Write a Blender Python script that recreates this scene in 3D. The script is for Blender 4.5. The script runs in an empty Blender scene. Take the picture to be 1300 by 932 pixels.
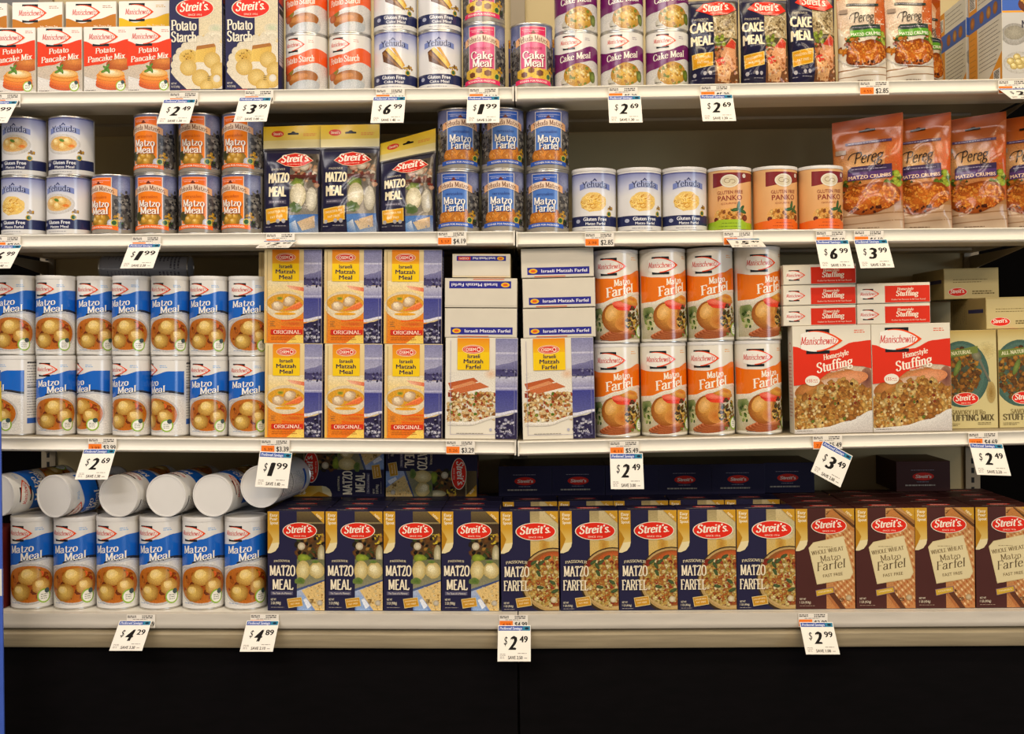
import bpy, math, random
from mathutils import Matrix, Vector
from mathutils.geometry import tessellate_polygon

# ------------------------------------------------------------------ camera
SC = bpy.context.scene
FPX, PX0, PY0, DIST, CAMZ = 1440.0, 650.0, 435.0, 2.40, 0.88
YAW, ROLL = 0.025, 0.0065
_R = Vector((math.cos(YAW), math.sin(YAW), 0)); _U = Vector((0, 0, 1)); _F = Vector((-math.sin(YAW), math.cos(YAW), 0))
CR = _R * math.cos(ROLL) - _U * math.sin(ROLL)
CU = _R * math.sin(ROLL) + _U * math.cos(ROLL)
camd = bpy.data.cameras.new('camera'); cam = bpy.data.objects.new('camera', camd)
SC.collection.objects.link(cam); SC.camera = cam
camd.sensor_fit = 'HORIZONTAL'; camd.sensor_width = 36.0; camd.lens = 36.0 * FPX / 1300.0
camd.shift_y = -(466.0 - PY0) / 1300.0; camd.clip_start = 0.05
cam.matrix_world = Matrix(((CR.x, CU.x, -_F.x, 0), (CR.y, CU.y, -_F.y, -DIST), (CR.z, CU.z, -_F.z, CAMZ), (0, 0, 0, 1)))

def at(px, py, Y):
    """world X, Z of a photograph point standing at depth Y"""
    d = _F + CR * ((px - PX0) / FPX) + CU * ((PY0 - py) / FPX)
    t = (Y + DIST) / d.y
    return d.x * t, CAMZ + d.z * t

# ------------------------------------------------------------------ world, lamps, exposure
w = bpy.data.worlds.new('store_ambient'); SC.world = w; w.use_nodes = True
bg = w.node_tree.nodes['Background']; bg.inputs[0].default_value = (1.0, 0.90, 0.78, 1); bg.inputs[1].default_value = 0.28
def area(name, loc, rot, sx, sy, power, col):
    l = bpy.data.lights.new(name, 'AREA'); l.shape = 'RECTANGLE'; l.size = sx; l.size_y = sy; l.energy = power; l.color = col
    o = bpy.data.objects.new(name, l); SC.collection.objects.link(o); o.location = loc; o.rotation_euler = rot
    return o
# ceiling fluorescents over this aisle and the next one, and the shop window at the far end of the aisle
rx = math.radians
area('ceiling_fluorescent', (-1.9, -1.3, 3.2), (rx(22), 0, 0), 2.4, 0.25, 32, (1.0, 0.93, 0.89))
area('ceiling_fluorescent', (0.9, -1.3, 3.2), (rx(22), 0, 0), 2.4, 0.25, 40, (1.0, 0.83, 0.55))
area('ceiling_fluorescent', (-2.4, -3.4, 3.2), (rx(42), 0, 0), 3.6, 0.25, 60, (1.0, 0.93, 0.89))
area('ceiling_fluorescent', (1.9, -3.4, 3.2), (rx(42), 0, 0), 3.6, 0.25, 60, (1.0, 0.80, 0.56))
area('ceiling_fluorescent', (-2.4, -5.2, 3.2), (rx(52), 0, 0), 3.6, 0.3, 84, (1.0, 0.93, 0.88))
area('ceiling_fluorescent', (1.9, -5.2, 3.2), (rx(52), 0, 0), 3.6, 0.3, 86, (1.0, 0.80, 0.60))
area('shop_window', (6.2, -6.0, 1.35), (rx(90), 0, rx(46)), 2.2, 2.4, 150, (0.72, 0.85, 1.0))
SC.view_settings.view_transform = 'Standard'; SC.view_settings.look = 'None'
SC.view_settings.exposure = -0.34; SC.view_settings.gamma = 1.0; SC.view_settings.use_curve_mapping = False

# ------------------------------------------------------------------ materials
def lin(c):
    if isinstance(c, str):
        c = c.lstrip('#'); c = [int(c[i:i + 2], 16) / 255 for i in (0, 2, 4)]
        return tuple(x / 12.92 if x <= 0.04045 else ((x + 0.055) / 1.055) ** 2.4 for x in c) + (1.0,)
    return tuple(c)[:3] + (1.0,)
def mix(a, b, t):
    a, b = lin(a), lin(b); return tuple(a[i] * (1 - t) + b[i] * t for i in range(3)) + (1.0,)

def material(name, col=None, rough=0.5, metal=0.0, spec=0.5, coat=0.0, var=0.06, nscale=30.0, bump=0.0, bscale=200.0, stretch=None):
    m = bpy.data.materials.new(name); m.use_nodes = True
    nt = m.node_tree; b = nt.nodes['Principled BSDF']; L = nt.links.new
    b.inputs['Roughness'].default_value = rough; b.inputs['Metallic'].default_value = metal
    b.inputs['Specular IOR Level'].default_value = spec; b.inputs['Coat Weight'].default_value = coat
    b.inputs['Coat Roughness'].default_value = 0.12
    tc = nt.nodes.new('ShaderNodeTexCoord'); no = nt.nodes.new('ShaderNodeTexNoise')
    no.inputs['Scale'].default_value = nscale; no.inputs['Detail'].default_value = 4
    mp = nt.nodes.new('ShaderNodeMapping'); L(tc.outputs['Object'], mp.inputs['Vector']); L(mp.outputs['Vector'], no.inputs['Vector'])
    if stretch: mp.inputs['Scale'].default_value = stretch
    mr = nt.nodes.new('ShaderNodeMapRange'); mr.inputs['To Min'].default_value = 1 - var; mr.inputs['To Max'].default_value = 1 + var
    mr.inputs['From Min'].default_value = 0.3; mr.inputs['From Max'].default_value = 0.7
    L(no.outputs['Fac'], mr.inputs['Value'])
    mx = nt.nodes.new('ShaderNodeMix'); mx.data_type = 'RGBA'; mx.blend_type = 'MULTIPLY'; mx.inputs['Factor'].default_value = 1.0
    if col is None:
        at_ = nt.nodes.new('ShaderNodeAttribute'); at_.attribute_name = 'Col'; L(at_.outputs['Color'], mx.inputs[6])
    else:
        mx.inputs[6].default_value = lin(col)
    L(mr.outputs['Result'], mx.inputs[7]); L(mx.outputs[2], b.inputs['Base Color'])
    if bump:
        n2 = nt.nodes.new('ShaderNodeTexNoise'); n2.inputs['Scale'].default_value = bscale; n2.inputs['Detail'].default_value = 2
        L(mp.outputs['Vector'], n2.inputs['Vector'])
        bp = nt.nodes.new('ShaderNodeBump'); bp.inputs['Strength'].default_value = bump; bp.inputs['Distance'].default_value = 0.002
        L(n2.outputs['Fac'], bp.inputs['Height']); L(bp.outputs['Normal'], b.inputs['Normal'])
    return m

M = dict(
    carton=material('printed_carton', None, 0.45, spec=0.18, var=0.03, nscale=18),
    canlabel=material('printed_can_label', None, 0.19, spec=0.6, coat=0.0, var=0.03, nscale=18),
    foil=material('printed_foil', None, 0.14, spec=0.3, coat=0.0, var=0.04, nscale=25, bump=0.05, bscale=30),
    paper=material('tag_paper', None, 0.75, spec=0.2, var=0.02),
    carton_pic=material('carton_photo_print', None, 0.45, spec=0.18, var=0.2, nscale=480),
    can_pic=material('can_photo_print', None, 0.19, spec=0.6, var=0.2, nscale=480),
    foil_pic=material('foil_photo_print', None, 0.14, spec=0.3, coat=0.0, var=0.24, nscale=480, bump=0.05, bscale=30),
    lid=material('white_plastic_lid', '#dcd9d4', 0.35, var=0.03, nscale=12),
    tin=material('tin_rim', '#c9c5bd', 0.28, metal=0.9, var=0.08, nscale=60),
    enamel=material('shelf_enamel', '#e2dccd', 0.32, spec=0.5, coat=0.2, var=0.035, nscale=9, stretch=(1, 6, 6)),
    enamel_worn=material('worn_base_enamel', '#9a8c70', 0.45, var=0.14, nscale=14, stretch=(0.6, 6, 10)),
    rail=material('base_rail_enamel', '#c4bcae', 0.38, var=0.06, nscale=12, stretch=(1, 6, 6)),
    pan=material('shelf_pan', '#a89a80', 0.5, var=0.05, nscale=8),
    back=material('back_panel_beige', '#b8a576', 0.6, var=0.05, nscale=5),
    post=material('upright_steel', '#8d7f66', 0.5, var=0.06, nscale=12),
    kick=material('black_kick_plate', '#050304', 0.8, spec=0.1, var=0.35, nscale=18, stretch=(1, 1, 4)),
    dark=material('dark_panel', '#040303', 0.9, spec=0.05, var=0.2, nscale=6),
    hole=material('slot_black', '#050404', 0.8),
    floor=material('floor_tile', '#6e665a', 0.4, var=0.05, nscale=3),
)

PIC = {'printed_carton': M['carton_pic'], 'printed_can_label': M['can_pic'], 'printed_foil': M['foil_pic']}
# ------------------------------------------------------------------ scene helpers
def link(o, parent=None):
    SC.collection.objects.link(o)
    if parent is not None: o.parent = parent
    return o
def tag(o, label, cat, group=None, kind=None):
    if label: o['label'] = label
    if cat: o['category'] = cat
    if group: o['group'] = group
    if kind: o['kind'] = kind
    return o
def empty(name, mw=None):
    o = bpy.data.objects.new(name, None); o.empty_display_size = 0.02; link(o)
    if mw is not None: o.matrix_world = mw
    return o
def part(name, me, parent, label=None):
    o = bpy.data.objects.new(name, me); link(o, parent)
    if name in ('fine_print', 'slot_row'): o['kind'] = 'stuff'
    if label: o['label'] = label
    return o
def mesh(name, verts, faces, mat, smooth=False, angle=40):
    me = bpy.data.meshes.new(name); me.from_pydata(verts, [], faces); me.validate(); me.materials.append(mat)
    if smooth:
        me.polygons.foreach_set('use_smooth', [True] * len(me.polygons)); me.set_sharp_from_angle(angle=math.radians(angle))
    me.update(); return me
def boxvf(x0, x1, y0, y1, z0, z1, V, Fc):
    b = len(V)
    V += [(x0, y0, z0), (x1, y0, z0), (x1, y1, z0), (x0, y1, z0), (x0, y0, z1), (x1, y0, z1), (x1, y1, z1), (x0, y1, z1)]
    Fc += [tuple(b + i for i in f) for f in ((0, 3, 2, 1), (4, 5, 6, 7), (0, 1, 5, 4), (1, 2, 6, 5), (2, 3, 7, 6), (3, 0, 4, 7))]
def boxmesh(name, dims, mat):
    V, Fc = [], []
    for d in (dims if isinstance(dims, list) else [dims]): boxvf(*d, V, Fc)
    return mesh(name, V, Fc, mat)
def lathe(name, prof, mat, n=56):
    V, Fc = [], []
    for r, z in prof:
        for i in range(n):
            a = 2 * math.pi * i / n; V.append((r * math.sin(a), -r * math.cos(a), z))
    for j in range(len(prof) - 1):
        for i in range(n):
            k = (i + 1) % n; Fc.append((j * n + i, j * n + k, (j + 1) * n + k, (j + 1) * n + i))
    Fc.append(tuple(range(n))[::-1]); Fc.append(tuple((len(prof) - 1) * n + i for i in range(n)))
    return mesh(name, V, Fc, mat, True, 35)
def extrude_x(name, prof, x0, x1, mat, smooth=False):
    n = len(prof); V = [(x0, y, z) for y, z in prof] + [(x1, y, z) for y, z in prof]
    Fc = [(i, (i + 1) % n, n + (i + 1) % n, n + i) for i in range(n)] + [tuple(range(n))[::-1], tuple(range(n, 2 * n))]
    return mesh(name, V, Fc, mat, smooth, 35)

# ------------------------------------------------------------------ pen-drawn serif letters (cap height 10, x-height 6.5)
# each stroke: (kind, points, serif at start, serif at end); kind c = smooth curve, l = straight line
G = {}
def _g(ch, adv, *st): G[ch] = (adv, st)
_g('a', 6.1, ('c', [(0.9, 5.0), (1.9, 6.4), (3.5, 6.4), (4.4, 5.2), (4.4, 4)], 0, 0), ('c', [(4.4, 4.6), (4.4, 1.4), (4.8, .3), (5.8, .4)], 0, 0), ('c', [(4.4, 3.9), (2.2, 3.4), (.8, 2.2), (1, .6), (2.2, 0), (3.6, .6), (4.4, 1.8)], 0, 0))
_g('b', 6.3, ('l', [(1.5, 10), (1.5, 0)], 1, 0), ('c', [(1.5, 5), (3, 6.5), (4.8, 5.8), (5.5, 3.3), (4.8, .7), (3, 0), (1.5, 1.2)], 0, 0))
_g('c', 5.5, ('c', [(5, 5.2), (4, 6.4), (2.4, 6.3), (.9, 4.6), (.9, 2), (2.4, .1), (4, .1), (5.1, 1.2)], 0, 0))
_g('d', 6.5, ('c', [(4.6, 5.4), (3.2, 6.5), (1.6, 5.8), (.8, 3.3), (1.6, .6), (3.2, 0), (4.6, 1.2)], 0, 0), ('l', [(4.8, 10), (4.8, 0)], 1, 1))
_g('e', 5.7, ('l', [(.9, 3.6), (4.9, 3.8)], 0, 0), ('c', [(4.9, 3.8), (4.5, 5.8), (3, 6.5), (1.3, 5.4), (.8, 3.3), (1.5, .8), (3.3, 0), (5, 1.3)], 0, 0))
_g('f', 4.4, ('c', [(5, 9), (4.2, 10), (3, 9.5), (2.4, 8), (2.4, 6)], 0, 0), ('l', [(2.4, 7), (2.4, 0)], 0, 1), ('l', [(.7, 6.3), (4.4, 6.3)], 0, 0))
_g('g', 6.2, ('c', [(3, 6.5), (1.2, 5.6), (1.2, 3.6), (3, 2.6), (4.8, 3.6), (4.8, 5.6), (3, 6.5)], 0, 0), ('c', [(2, 2.8), (1.2, 1.8), (2.2, .9), (4.6, .4), (5.4, -1), (4.4, -2.6), (2.2, -2.8), (.8, -1.6), (1.4, -.2), (2.6, .7)], 0, 0), ('l', [(4.6, 5.8), (6, 6.4)], 0, 0))
_g('h', 6.6, ('l', [(1.5, 10), (1.5, 0)], 1, 1), ('c', [(1.5, 4.6), (2.6, 6.1), (4, 6.4), (4.9, 5.2), (4.9, 3.5)], 0, 0), ('l', [(4.9, 4), (4.9, 0)], 0, 1))
_g('i', 3.2, ('l', [(1.6, 6.4), (1.6, 0)], 1, 1), ('l', [(1.6, 9.4), (1.6, 8)], 0, 0))
_g('k', 6.2, ('l', [(1.5, 10), (1.5, 0)], 1, 1), ('l', [(1.5, 2.6), (4.8, 6.3)], 0, 0), ('l', [(2.8, 3.9), (5.2, 0)], 0, 1))
_g('l', 3.2, ('l', [(1.6, 10), (1.6, 0)], 1, 1))
_g('m', 9.8, ('l', [(1.5, 6.4), (1.5, 0)], 1, 1), ('c', [(1.5, 4.6), (2.5, 6.1), (3.8, 6.4), (4.8, 5.2), (4.9, 3.5)], 0, 0), ('l', [(4.9, 4), (4.9, 0)], 0, 1), ('c', [(4.9, 4.6), (5.9, 6.1), (7.2, 6.4), (8.2, 5.2), (8.3, 3.5)], 0, 0), ('l', [(8.3, 4), (8.3, 0)], 0, 1))
_g('n', 6.6, ('l', [(1.5, 6.4), (1.5, 0)], 1, 1), ('c', [(1.5, 4.6), (2.6, 6.1), (4, 6.4), (4.9, 5.2), (4.9, 3.5)], 0, 0), ('l', [(4.9, 4), (4.9, 0)], 0, 1))
_g('o', 6.2, ('c', [(3.1, 6.4), (1.4, 5.6), (.8, 3.2), (1.4, .8), (3.1, 0), (4.8, .8), (5.4, 3.2), (4.8, 5.6), (3.1, 6.4)], 0, 0))
_g('p', 6.4, ('l', [(1.5, 6.4), (1.5, -3)], 1, 1), ('c', [(1.5, 5), (3, 6.5), (4.8, 5.8), (5.5, 3.3), (4.8, .7), (3, 0), (1.5, 1.2)], 0, 0))
_g('r', 4.7, ('l', [(1.5, 6.4), (1.5, 0)], 1, 1), ('c', [(1.5, 4.2), (2.5, 5.9), (3.6, 6.3), (4.6, 5.6)], 0, 0))
_g('s', 5.2, ('c', [(4.4, 5.3), (3.2, 6.4), (1.6, 6.2), (1.2, 4.8), (2.8, 3.5), (4.5, 2.2), (4.2, .6), (2.6, 0), (.9, 1.1)], 0, 0))
_g('t', 4.3, ('l', [(2.2, 8.6), (2.2, 1.2)], 0, 0), ('c', [(2.2, 1.6), (2.8, .1), (4.3, .6)], 0, 0), ('l', [(.6, 6.3), (4.1, 6.3)], 0, 0))
_g('u', 6.6, ('l', [(1.5, 6.4), (1.5, 2)], 1, 0), ('c', [(1.5, 2.6), (1.9, .6), (3, 0), (4.1, .5), (4.9, 1.8)], 0, 0), ('l', [(4.9, 6.4), (4.9, 0)], 1, 1))
_g('v', 5.8, ('l', [(.9, 6.4), (2.9, 0)], 1, 0), ('l', [(4.9, 6.4), (2.9, 0)], 1, 0))
_g('w', 8.8, ('l', [(.8, 6.4), (2.5, 0)], 1, 0), ('l', [(4.3, 6.4), (2.5, 0)], 0, 0), ('l', [(4.3, 6.4), (6.1, 0)], 1, 0), ('l', [(7.9, 6.4), (6.1, 0)], 1, 0))
_g('x', 5.8, ('l', [(.9, 6.4), (4.9, 0)], 1, 1), ('l', [(4.8, 6.4), (.9, 0)], 1, 1))
_g('y', 5.8, ('l', [(.9, 6.4), (3, .4)], 1, 0), ('c', [(5, 6.4), (3.1, .6), (2.2, -2.2), (.8, -2.6)], 1, 0))
_g('z', 5.4, ('l', [(.9, 6.2), (4.7, 6.2)], 0, 0), ('l', [(4.7, 6.3), (.8, .2)], 0, 0), ('l', [(.8, .3), (4.9, .3)], 0, 0))
_g('A', 8.2, ('l', [(4, 10), (.8, 0)], 0, 1), ('l', [(4.1, 10), (7.3, 0)], 0, 1), ('l', [(2, 3.4), (6.2, 3.4)], 0, 0))
_g('C', 7.6, ('c', [(6.9, 7.6), (5.6, 9.8), (3.4, 9.9), (1.2, 7.6), (.9, 4.8), (1.4, 2), (3.4, .1), (5.6, .2), (7, 2.2)], 0, 0))
_g('D', 8, ('l', [(1.6, 10), (1.6, 0)], 1, 1), ('c', [(1.6, 10), (5, 9.6), (7, 6.6), (7, 3.4), (5, .4), (1.6, 0)], 0, 0))
_g('E', 6.8, ('l', [(1.6, 10), (1.6, 0)], 1, 1), ('l', [(1.6, 9.7), (6.1, 9.7)], 0, 0), ('l', [(1.6, 5.2), (5, 5.2)], 0, 0), ('l', [(1.6, .3), (6.3, .3)], 0, 0))
_g('F', 6.4, ('l', [(1.6, 10), (1.6, 0)], 1, 1), ('l', [(1.6, 9.7), (6.1, 9.7), (6.2, 8)], 0, 0), ('l', [(1.6, 5.2), (5, 5.2)], 0, 0))
_g('G', 8, ('c', [(6.9, 7.8), (5.6, 9.8), (3.4, 9.9), (1.2, 7.6), (.9, 4.8), (1.4, 2), (3.4, .1), (5.6, .3), (7, 1.6)], 0, 0), ('l', [(6.9, 4.4), (6.9, .4)], 1, 0))
_g('H', 8.4, ('l', [(1.6, 10), (1.6, 0)], 1, 1), ('l', [(6.8, 10), (6.8, 0)], 1, 1), ('l', [(1.6, 5.2), (6.8, 5.2)], 0, 0))
_g('I', 3.6, ('l', [(1.8, 10), (1.8, 0)], 1, 1))
_g('K', 7.8, ('l', [(1.6, 10), (1.6, 0)], 1, 1), ('l', [(1.6, 4.2), (6.4, 10)], 0, 1), ('l', [(3.2, 6), (6.8, 0)], 0, 1))
_g('L', 6.4, ('l', [(1.6, 10), (1.6, 0)], 1, 1), ('l', [(1.6, .3), (6, .3), (6.1, 2)], 0, 0))
_g('M', 10, ('l', [(1.6, 10), (1.6, 0)], 1, 1), ('l', [(1.8, 10), (5, 1)], 0, 0), ('l', [(8.2, 10), (5, 1)], 0, 0), ('l', [(8.4, 10), (8.4, 0)], 1, 1))
_g('N', 8.6, ('l', [(1.6, 10), (1.6, 0)], 1, 1), ('l', [(1.7, 10), (6.9, 0)], 0, 0), ('l', [(7, 10), (7, 0)], 1, 0))
_g('O', 8.2, ('c', [(4.1, 10), (1.7, 8.6), (.9, 5), (1.7, 1.4), (4.1, 0), (6.5, 1.4), (7.3, 5), (6.5, 8.6), (4.1, 10)], 0, 0))
_g('P', 7, ('l', [(1.6, 10), (1.6, 0)], 1, 1), ('c', [(1.6, 9.9), (4.6, 9.8), (6.2, 8.6), (6.2, 6.4), (4.6, 5), (1.6, 4.8)], 0, 0))
_g('R', 7.8, ('l', [(1.6, 10), (1.6, 0)], 1, 1), ('c', [(1.6, 9.9), (4.6, 9.8), (6.2, 8.6), (6.2, 6.6), (4.6, 5.2), (1.6, 5)], 0, 0), ('l', [(4, 5), (6.8, 0)], 0, 1))
_g('S', 6.6, ('c', [(5.7, 8), (4.6, 9.8), (2.6, 9.9), (1.2, 8.6), (1.4, 6.6), (3.4, 5.2), (5.4, 3.6), (5.4, 1.4), (3.8, 0), (1.8, .3), (.8, 2.2)], 0, 0))
_g('T', 7.2, ('l', [(3.6, 10), (3.6, 0)], 0, 1), ('l', [(.8, 8.2), (.9, 9.7), (6.3, 9.7), (6.4, 8.2)], 0, 0))
_g('U', 8.2, ('c', [(1.6, 10), (1.6, 3), (2.4, .8), (4.2, 0), (6, .8), (6.8, 3), (6.8, 10)], 1, 1))
_g('V', 7.8, ('l', [(.8, 10), (3.9, 0)], 1, 0), ('l', [(7, 10), (3.9, 0)], 1, 0))
_g('W', 11.4, ('l', [(.8, 10), (3.2, 0)], 1, 0), ('l', [(5.7, 10), (3.2, 0)], 0, 0), ('l', [(5.7, 10), (8.2, 0)], 1, 0), ('l', [(10.6, 10), (8.2, 0)], 1, 0))
_g('X', 7.6, ('l', [(1, 10), (6.6, 0)], 1, 1), ('l', [(6.4, 10), (1, 0)], 1, 1))
_g('Y', 7.4, ('l', [(.8, 10), (3.7, 4.6)], 1, 0), ('l', [(6.6, 10), (3.7, 4.6)], 1, 0), ('l', [(3.7, 4.6), (3.7, 0)], 0, 1))
_g('Z', 7, ('l', [(1, 8.4), (1.1, 9.7), (6, 9.7)], 0, 0), ('l', [(6, 9.8), (.9, .2)], 0, 0), ('l', [(.9, .3), (6, .3), (6.2, 1.9)], 0, 0))
_g("'", 2.6, ('l', [(1.4, 10), (1.1, 7.6)], 0, 0))
_g('.', 2.4, ('l', [(1.2, 1.0), (1.2, 0)], 0, 0))
_g(' ', 3.2)

def catmull(p, k=3):
    out = []
    for i in range(len(p) - 1):
        a = p[max(i - 1, 0)]; b = p[i]; c = p[i + 1]; d = p[min(i + 2, len(p) - 1)]
        for s in range(k):
            t = s / k
            out.append(tuple(0.5 * (2 * b[j] + (c[j] - a[j]) * t + (2 * a[j] - 5 * b[j] + 4 * c[j] - d[j]) * t * t + (3 * b[j] - a[j] - 3 * c[j] + d[j]) * t ** 3) for j in (0, 1)))
    out.append(p[-1]); return out
_pen = {}
def pen_text(s, wmax=1.9, wmin=0.7, serif=1.0, k=3):
    key = (s, wmax, wmin, serif, k)
    if key in _pen: return _pen[key]
    tris = []; ox = 0
    for ch in s:
        adv, st = G.get(ch, G['o'])
        for kind, pts, s0, s1 in st:
            P = catmull(pts, k) if kind == 'c' else pts
            n = len(P); Ls = []
            for i in range(n):
                a = P[max(i - 1, 0)]; b = P[min(i + 1, n - 1)]
                dx, dy = b[0] - a[0], b[1] - a[1]; l = math.hypot(dx, dy) or 1
                wd = (wmin + (wmax - wmin) * abs(dy / l) ** 1.4) / 2
                nx, ny = -dy / l * wd, dx / l * wd
                Ls.append(((P[i][0] + nx + ox, P[i][1] + ny), (P[i][0] - nx + ox, P[i][1] - ny)))
            for i in range(n - 1):
                tris.append([Ls[i][0], Ls[i][1], Ls[i + 1][1], Ls[i + 1][0]])
            if serif:
                for fl, q in ((s0, P[0]), (s1, P[-1])):
                    if fl:
                        h = max(wmin, 0.5) * 0.9; wd = wmax / 2 + 0.75 * serif
                        y0 = q[1] if q[1] < 1 else q[1] - h
                        tris.append([(q[0] + ox - wd, y0), (q[0] + ox + wd, y0), (q[0] + ox + wd, y0 + h), (q[0] + ox - wd, y0 + h)])
        ox += adv
    _pen[key] = (tris, ox); return _pen[key]
_sans = {}
def sans_text(s, bold=0.0, res=2):
    key = (s, bold, res)
    if key in _sans: return _sans[key]
    cu = bpy.data.curves.new('lettering', 'FONT'); cu.body = s; cu.resolution_u = res; cu.offset = bold
    ob = bpy.data.objects.new('lettering', cu); SC.collection.objects.link(ob)
    dg = bpy.context.evaluated_depsgraph_get(); dg.update()
    me = ob.evaluated_get(dg).to_mesh()
    V = [(v.co.x / 0.0727, v.co.y / 0.0727) for v in me.vertices]; tris = [[V[i] for i in p.vertices] for p in me.polygons]
    ob.evaluated_get(dg).to_mesh_clear()
    bpy.data.objects.remove(ob); bpy.data.curves.remove(cu)
    xs = [p[0] for p in V] or [0, 1]
    x0 = min(xs); tris = [[(p[0] - x0, p[1]) for p in t] for t in tris]
    _sans[key] = (tris, max(xs) - x0); return _sans[key]

# ------------------------------------------------------------------ printed artwork: coloured shapes in photo pixels, y downwards from the top edge
def fit(pts):
    """smooth function through points"""
    def f(x):
        if x <= pts[0][0]: return pts[0][1]
        for (a, ya), (b, yb) in zip(pts, pts[1:]):
            if x <= b:
                t = (x - a) / (b - a); t = t * t * (3 - 2 * t); return ya * (1 - t) + yb * t
        return pts[-1][1]
    return f
class Art:
    def __init__(self): self.f = {}; self.z = 0.0
    def _add(self, prt, poly, cols, dz=0.0):
        self.f.setdefault(prt, []).append([(p[0], p[1], self.z + dz) + c for p, c in zip(poly, cols)])
    def quad(self, prt, pts, cols):
        self.z += 1; self._add(prt, pts, [lin(c)[:3] for c in cols])
    def rect(self, prt, x0, y0, x1, y1, c, c2=None):
        c = lin(c)[:3]; c2 = lin(c2)[:3] if c2 else c; self.z += 1
        self._add(prt, [(x0, y0), (x1, y0), (x1, y1), (x0, y1)], [c, c, c2, c2])
    def poly(self, prt, pts, c):
        self.z += 1; c = lin(c)[:3]; P = [Vector((x, y, 0)) for x, y in pts]
        for t in tessellate_polygon([P]): self._add(prt, [pts[i] for i in t], [c] * 3)
    def band(self, prt, x0, x1, top, bot, c, c2=None, n=18):
        self.z += 1; c = lin(c)[:3]; c2 = lin(c2)[:3] if c2 else c
        for i in range(n):
            a = x0 + (x1 - x0) * i / n; b = x0 + (x1 - x0) * (i + 1) / n
            ta, tb, ba, bb = (g(v) if callable(g) else g for g, v in ((top, a), (top, b), (bot, a), (bot, b)))
            self._add(prt, [(a, ta), (b, tb), (b, max(bb, tb)), (a, max(ba, ta))], [c, c, c2, c2])
    def ell(self, prt, cx, cy, rx, ry, c, edge=None, rot=0, n=22, wob=0, seed=1, dz=None, a0=0, a1=360):
        if dz is None: self.z += .35 if prt == 'picture' else 1; dz = 0
        c = lin(c)[:3]; e = lin(edge)[:3] if edge else c; r = random.Random(seed); cr, sr = math.cos(math.radians(rot)), math.sin(math.radians(rot))
        k = [1 + wob * (r.random() - .5) for _ in range(n + 1)]; k[n] = k[0]
        P = []
        for i in range(n + 1):
            a = math.radians(a0 + (a1 - a0) * i / n); x, y = rx * math.cos(a) * k[i], ry * math.sin(a) * k[i]; P.append((cx + x * cr - y * sr, cy + x * sr + y * cr))
        for i in range(n):
            self._add(prt, [(cx, cy), P[i], P[i + 1]], [c, e, e], dz)
    def ring(self, prt, cx, cy, rx, ry, wd, c, n=26, a0=0, a1=360, taper=0):
        self.z += .35 if prt == 'picture' else 1; c = lin(c)[:3]; P = []
        for i in range(n + 1):
            t = i / n; a = math.radians(a0 + (a1 - a0) * t); ww = wd * (1 - taper * abs(2 * t - 1)); ca, sa = math.cos(a), math.sin(a)
            P.append(((cx + rx * ca, cy + ry * sa), (cx + (rx - ww) * ca, cy + (ry - ww) * sa)))
        for i in range(n): self._add(prt, [P[i][0], P[i + 1][0], P[i + 1][1], P[i][1]], [c] * 4)
    def scatter(self, prt, n, cx, cy, rx, ry, r0, r1, pal, seed=1, asp=0.7, inside=None, wob=0.5, edge=0.55):
        self.z += 1; r = random.Random(seed); k = 0
        for i in range(n * 4):
            if k >= n: break
            x, y = cx + rx * r.uniform(-1, 1), cy + ry * r.uniform(-1, 1)
            if ((x - cx) / rx) ** 2 + ((y - cy) / ry) ** 2 > 1 and inside is None: continue
            if inside and not inside(x, y): continue
            c = r.choice(pal); s = r.uniform(r0, r1)
            self.ell(prt, x, y, s, s * r.uniform(asp, 1), c, mix(c, '#000000', 1 - edge) if edge < 1 else c, r.uniform(0, 180), 7, wob, r.random(), dz=k * .05); k += 1
        self.z += k * .05 + .5
    def micro(self, prt, x0, y0, x1, y1, rows, c, seed=1, th=0.5):
        self.z += 1; r = random.Random(seed); c = lin(c)[:3]
        for i in range(rows):
            y = y0 + (y1 - y0) * (i + .5) / rows; x = x0; h = min(th, (y1 - y0) / rows * .6)
            xe = x1 - (x1 - x0) * r.uniform(0, .25)
            while x < xe:
                l = r.uniform(1.0, 4.5); b = min(x + l, xe); self._add(prt, [(x, y - h), (b, y - h), (b, y + h), (x, y + h)], [c] * 4); x = b + r.uniform(.5, .9)
    def text(self, prt, s, x0, x1, yb, cap, c, font='sans', wt=None, shear=0.0, rot=0.0, bend=None, serif=1.0, k=3):
        sh = [(0, 0)]
        if font == 'sans':
            tr, W = sans_text(s, 0.0); b = (wt or 0.0) * 1.2 * cap
            if b: sh = [(-b, 0), (b, 0), (0, b * .6)]; x0 += b; x1 -= b
        else:
            wm = wt or (1.9, 0.7); tr, W = pen_text(s, wm[0], wm[1], serif, k)
        self.z += 1; c = lin(c)[:3]; sx = (x1 - x0) / W; sy = cap / 10.0; cr, sr = math.cos(math.radians(rot)), math.sin(math.radians(rot)); q = 0
        for dx, dy in sh:
            for t in tr:
                P = []
                for p in t:
                    lx = p[0] * sx + shear * p[1] * sy + dx; ly = p[1] * sy + dy
                    if bend: ly -= bend(lx / (x1 - x0))
                    P.append((x0 + lx * cr - ly * sr, yb - (lx * sr + ly * cr)))
                self._add(prt, P, [c] * len(P), q)
                if font != 'sans': q = (q + .1) % .8
            if font == 'sans': q += .3
    def inside(self, fn):
        for prt in self.f: self.f[prt] = [[fn(v) for v in p] for p in self.f[prt]]
        return self

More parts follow.
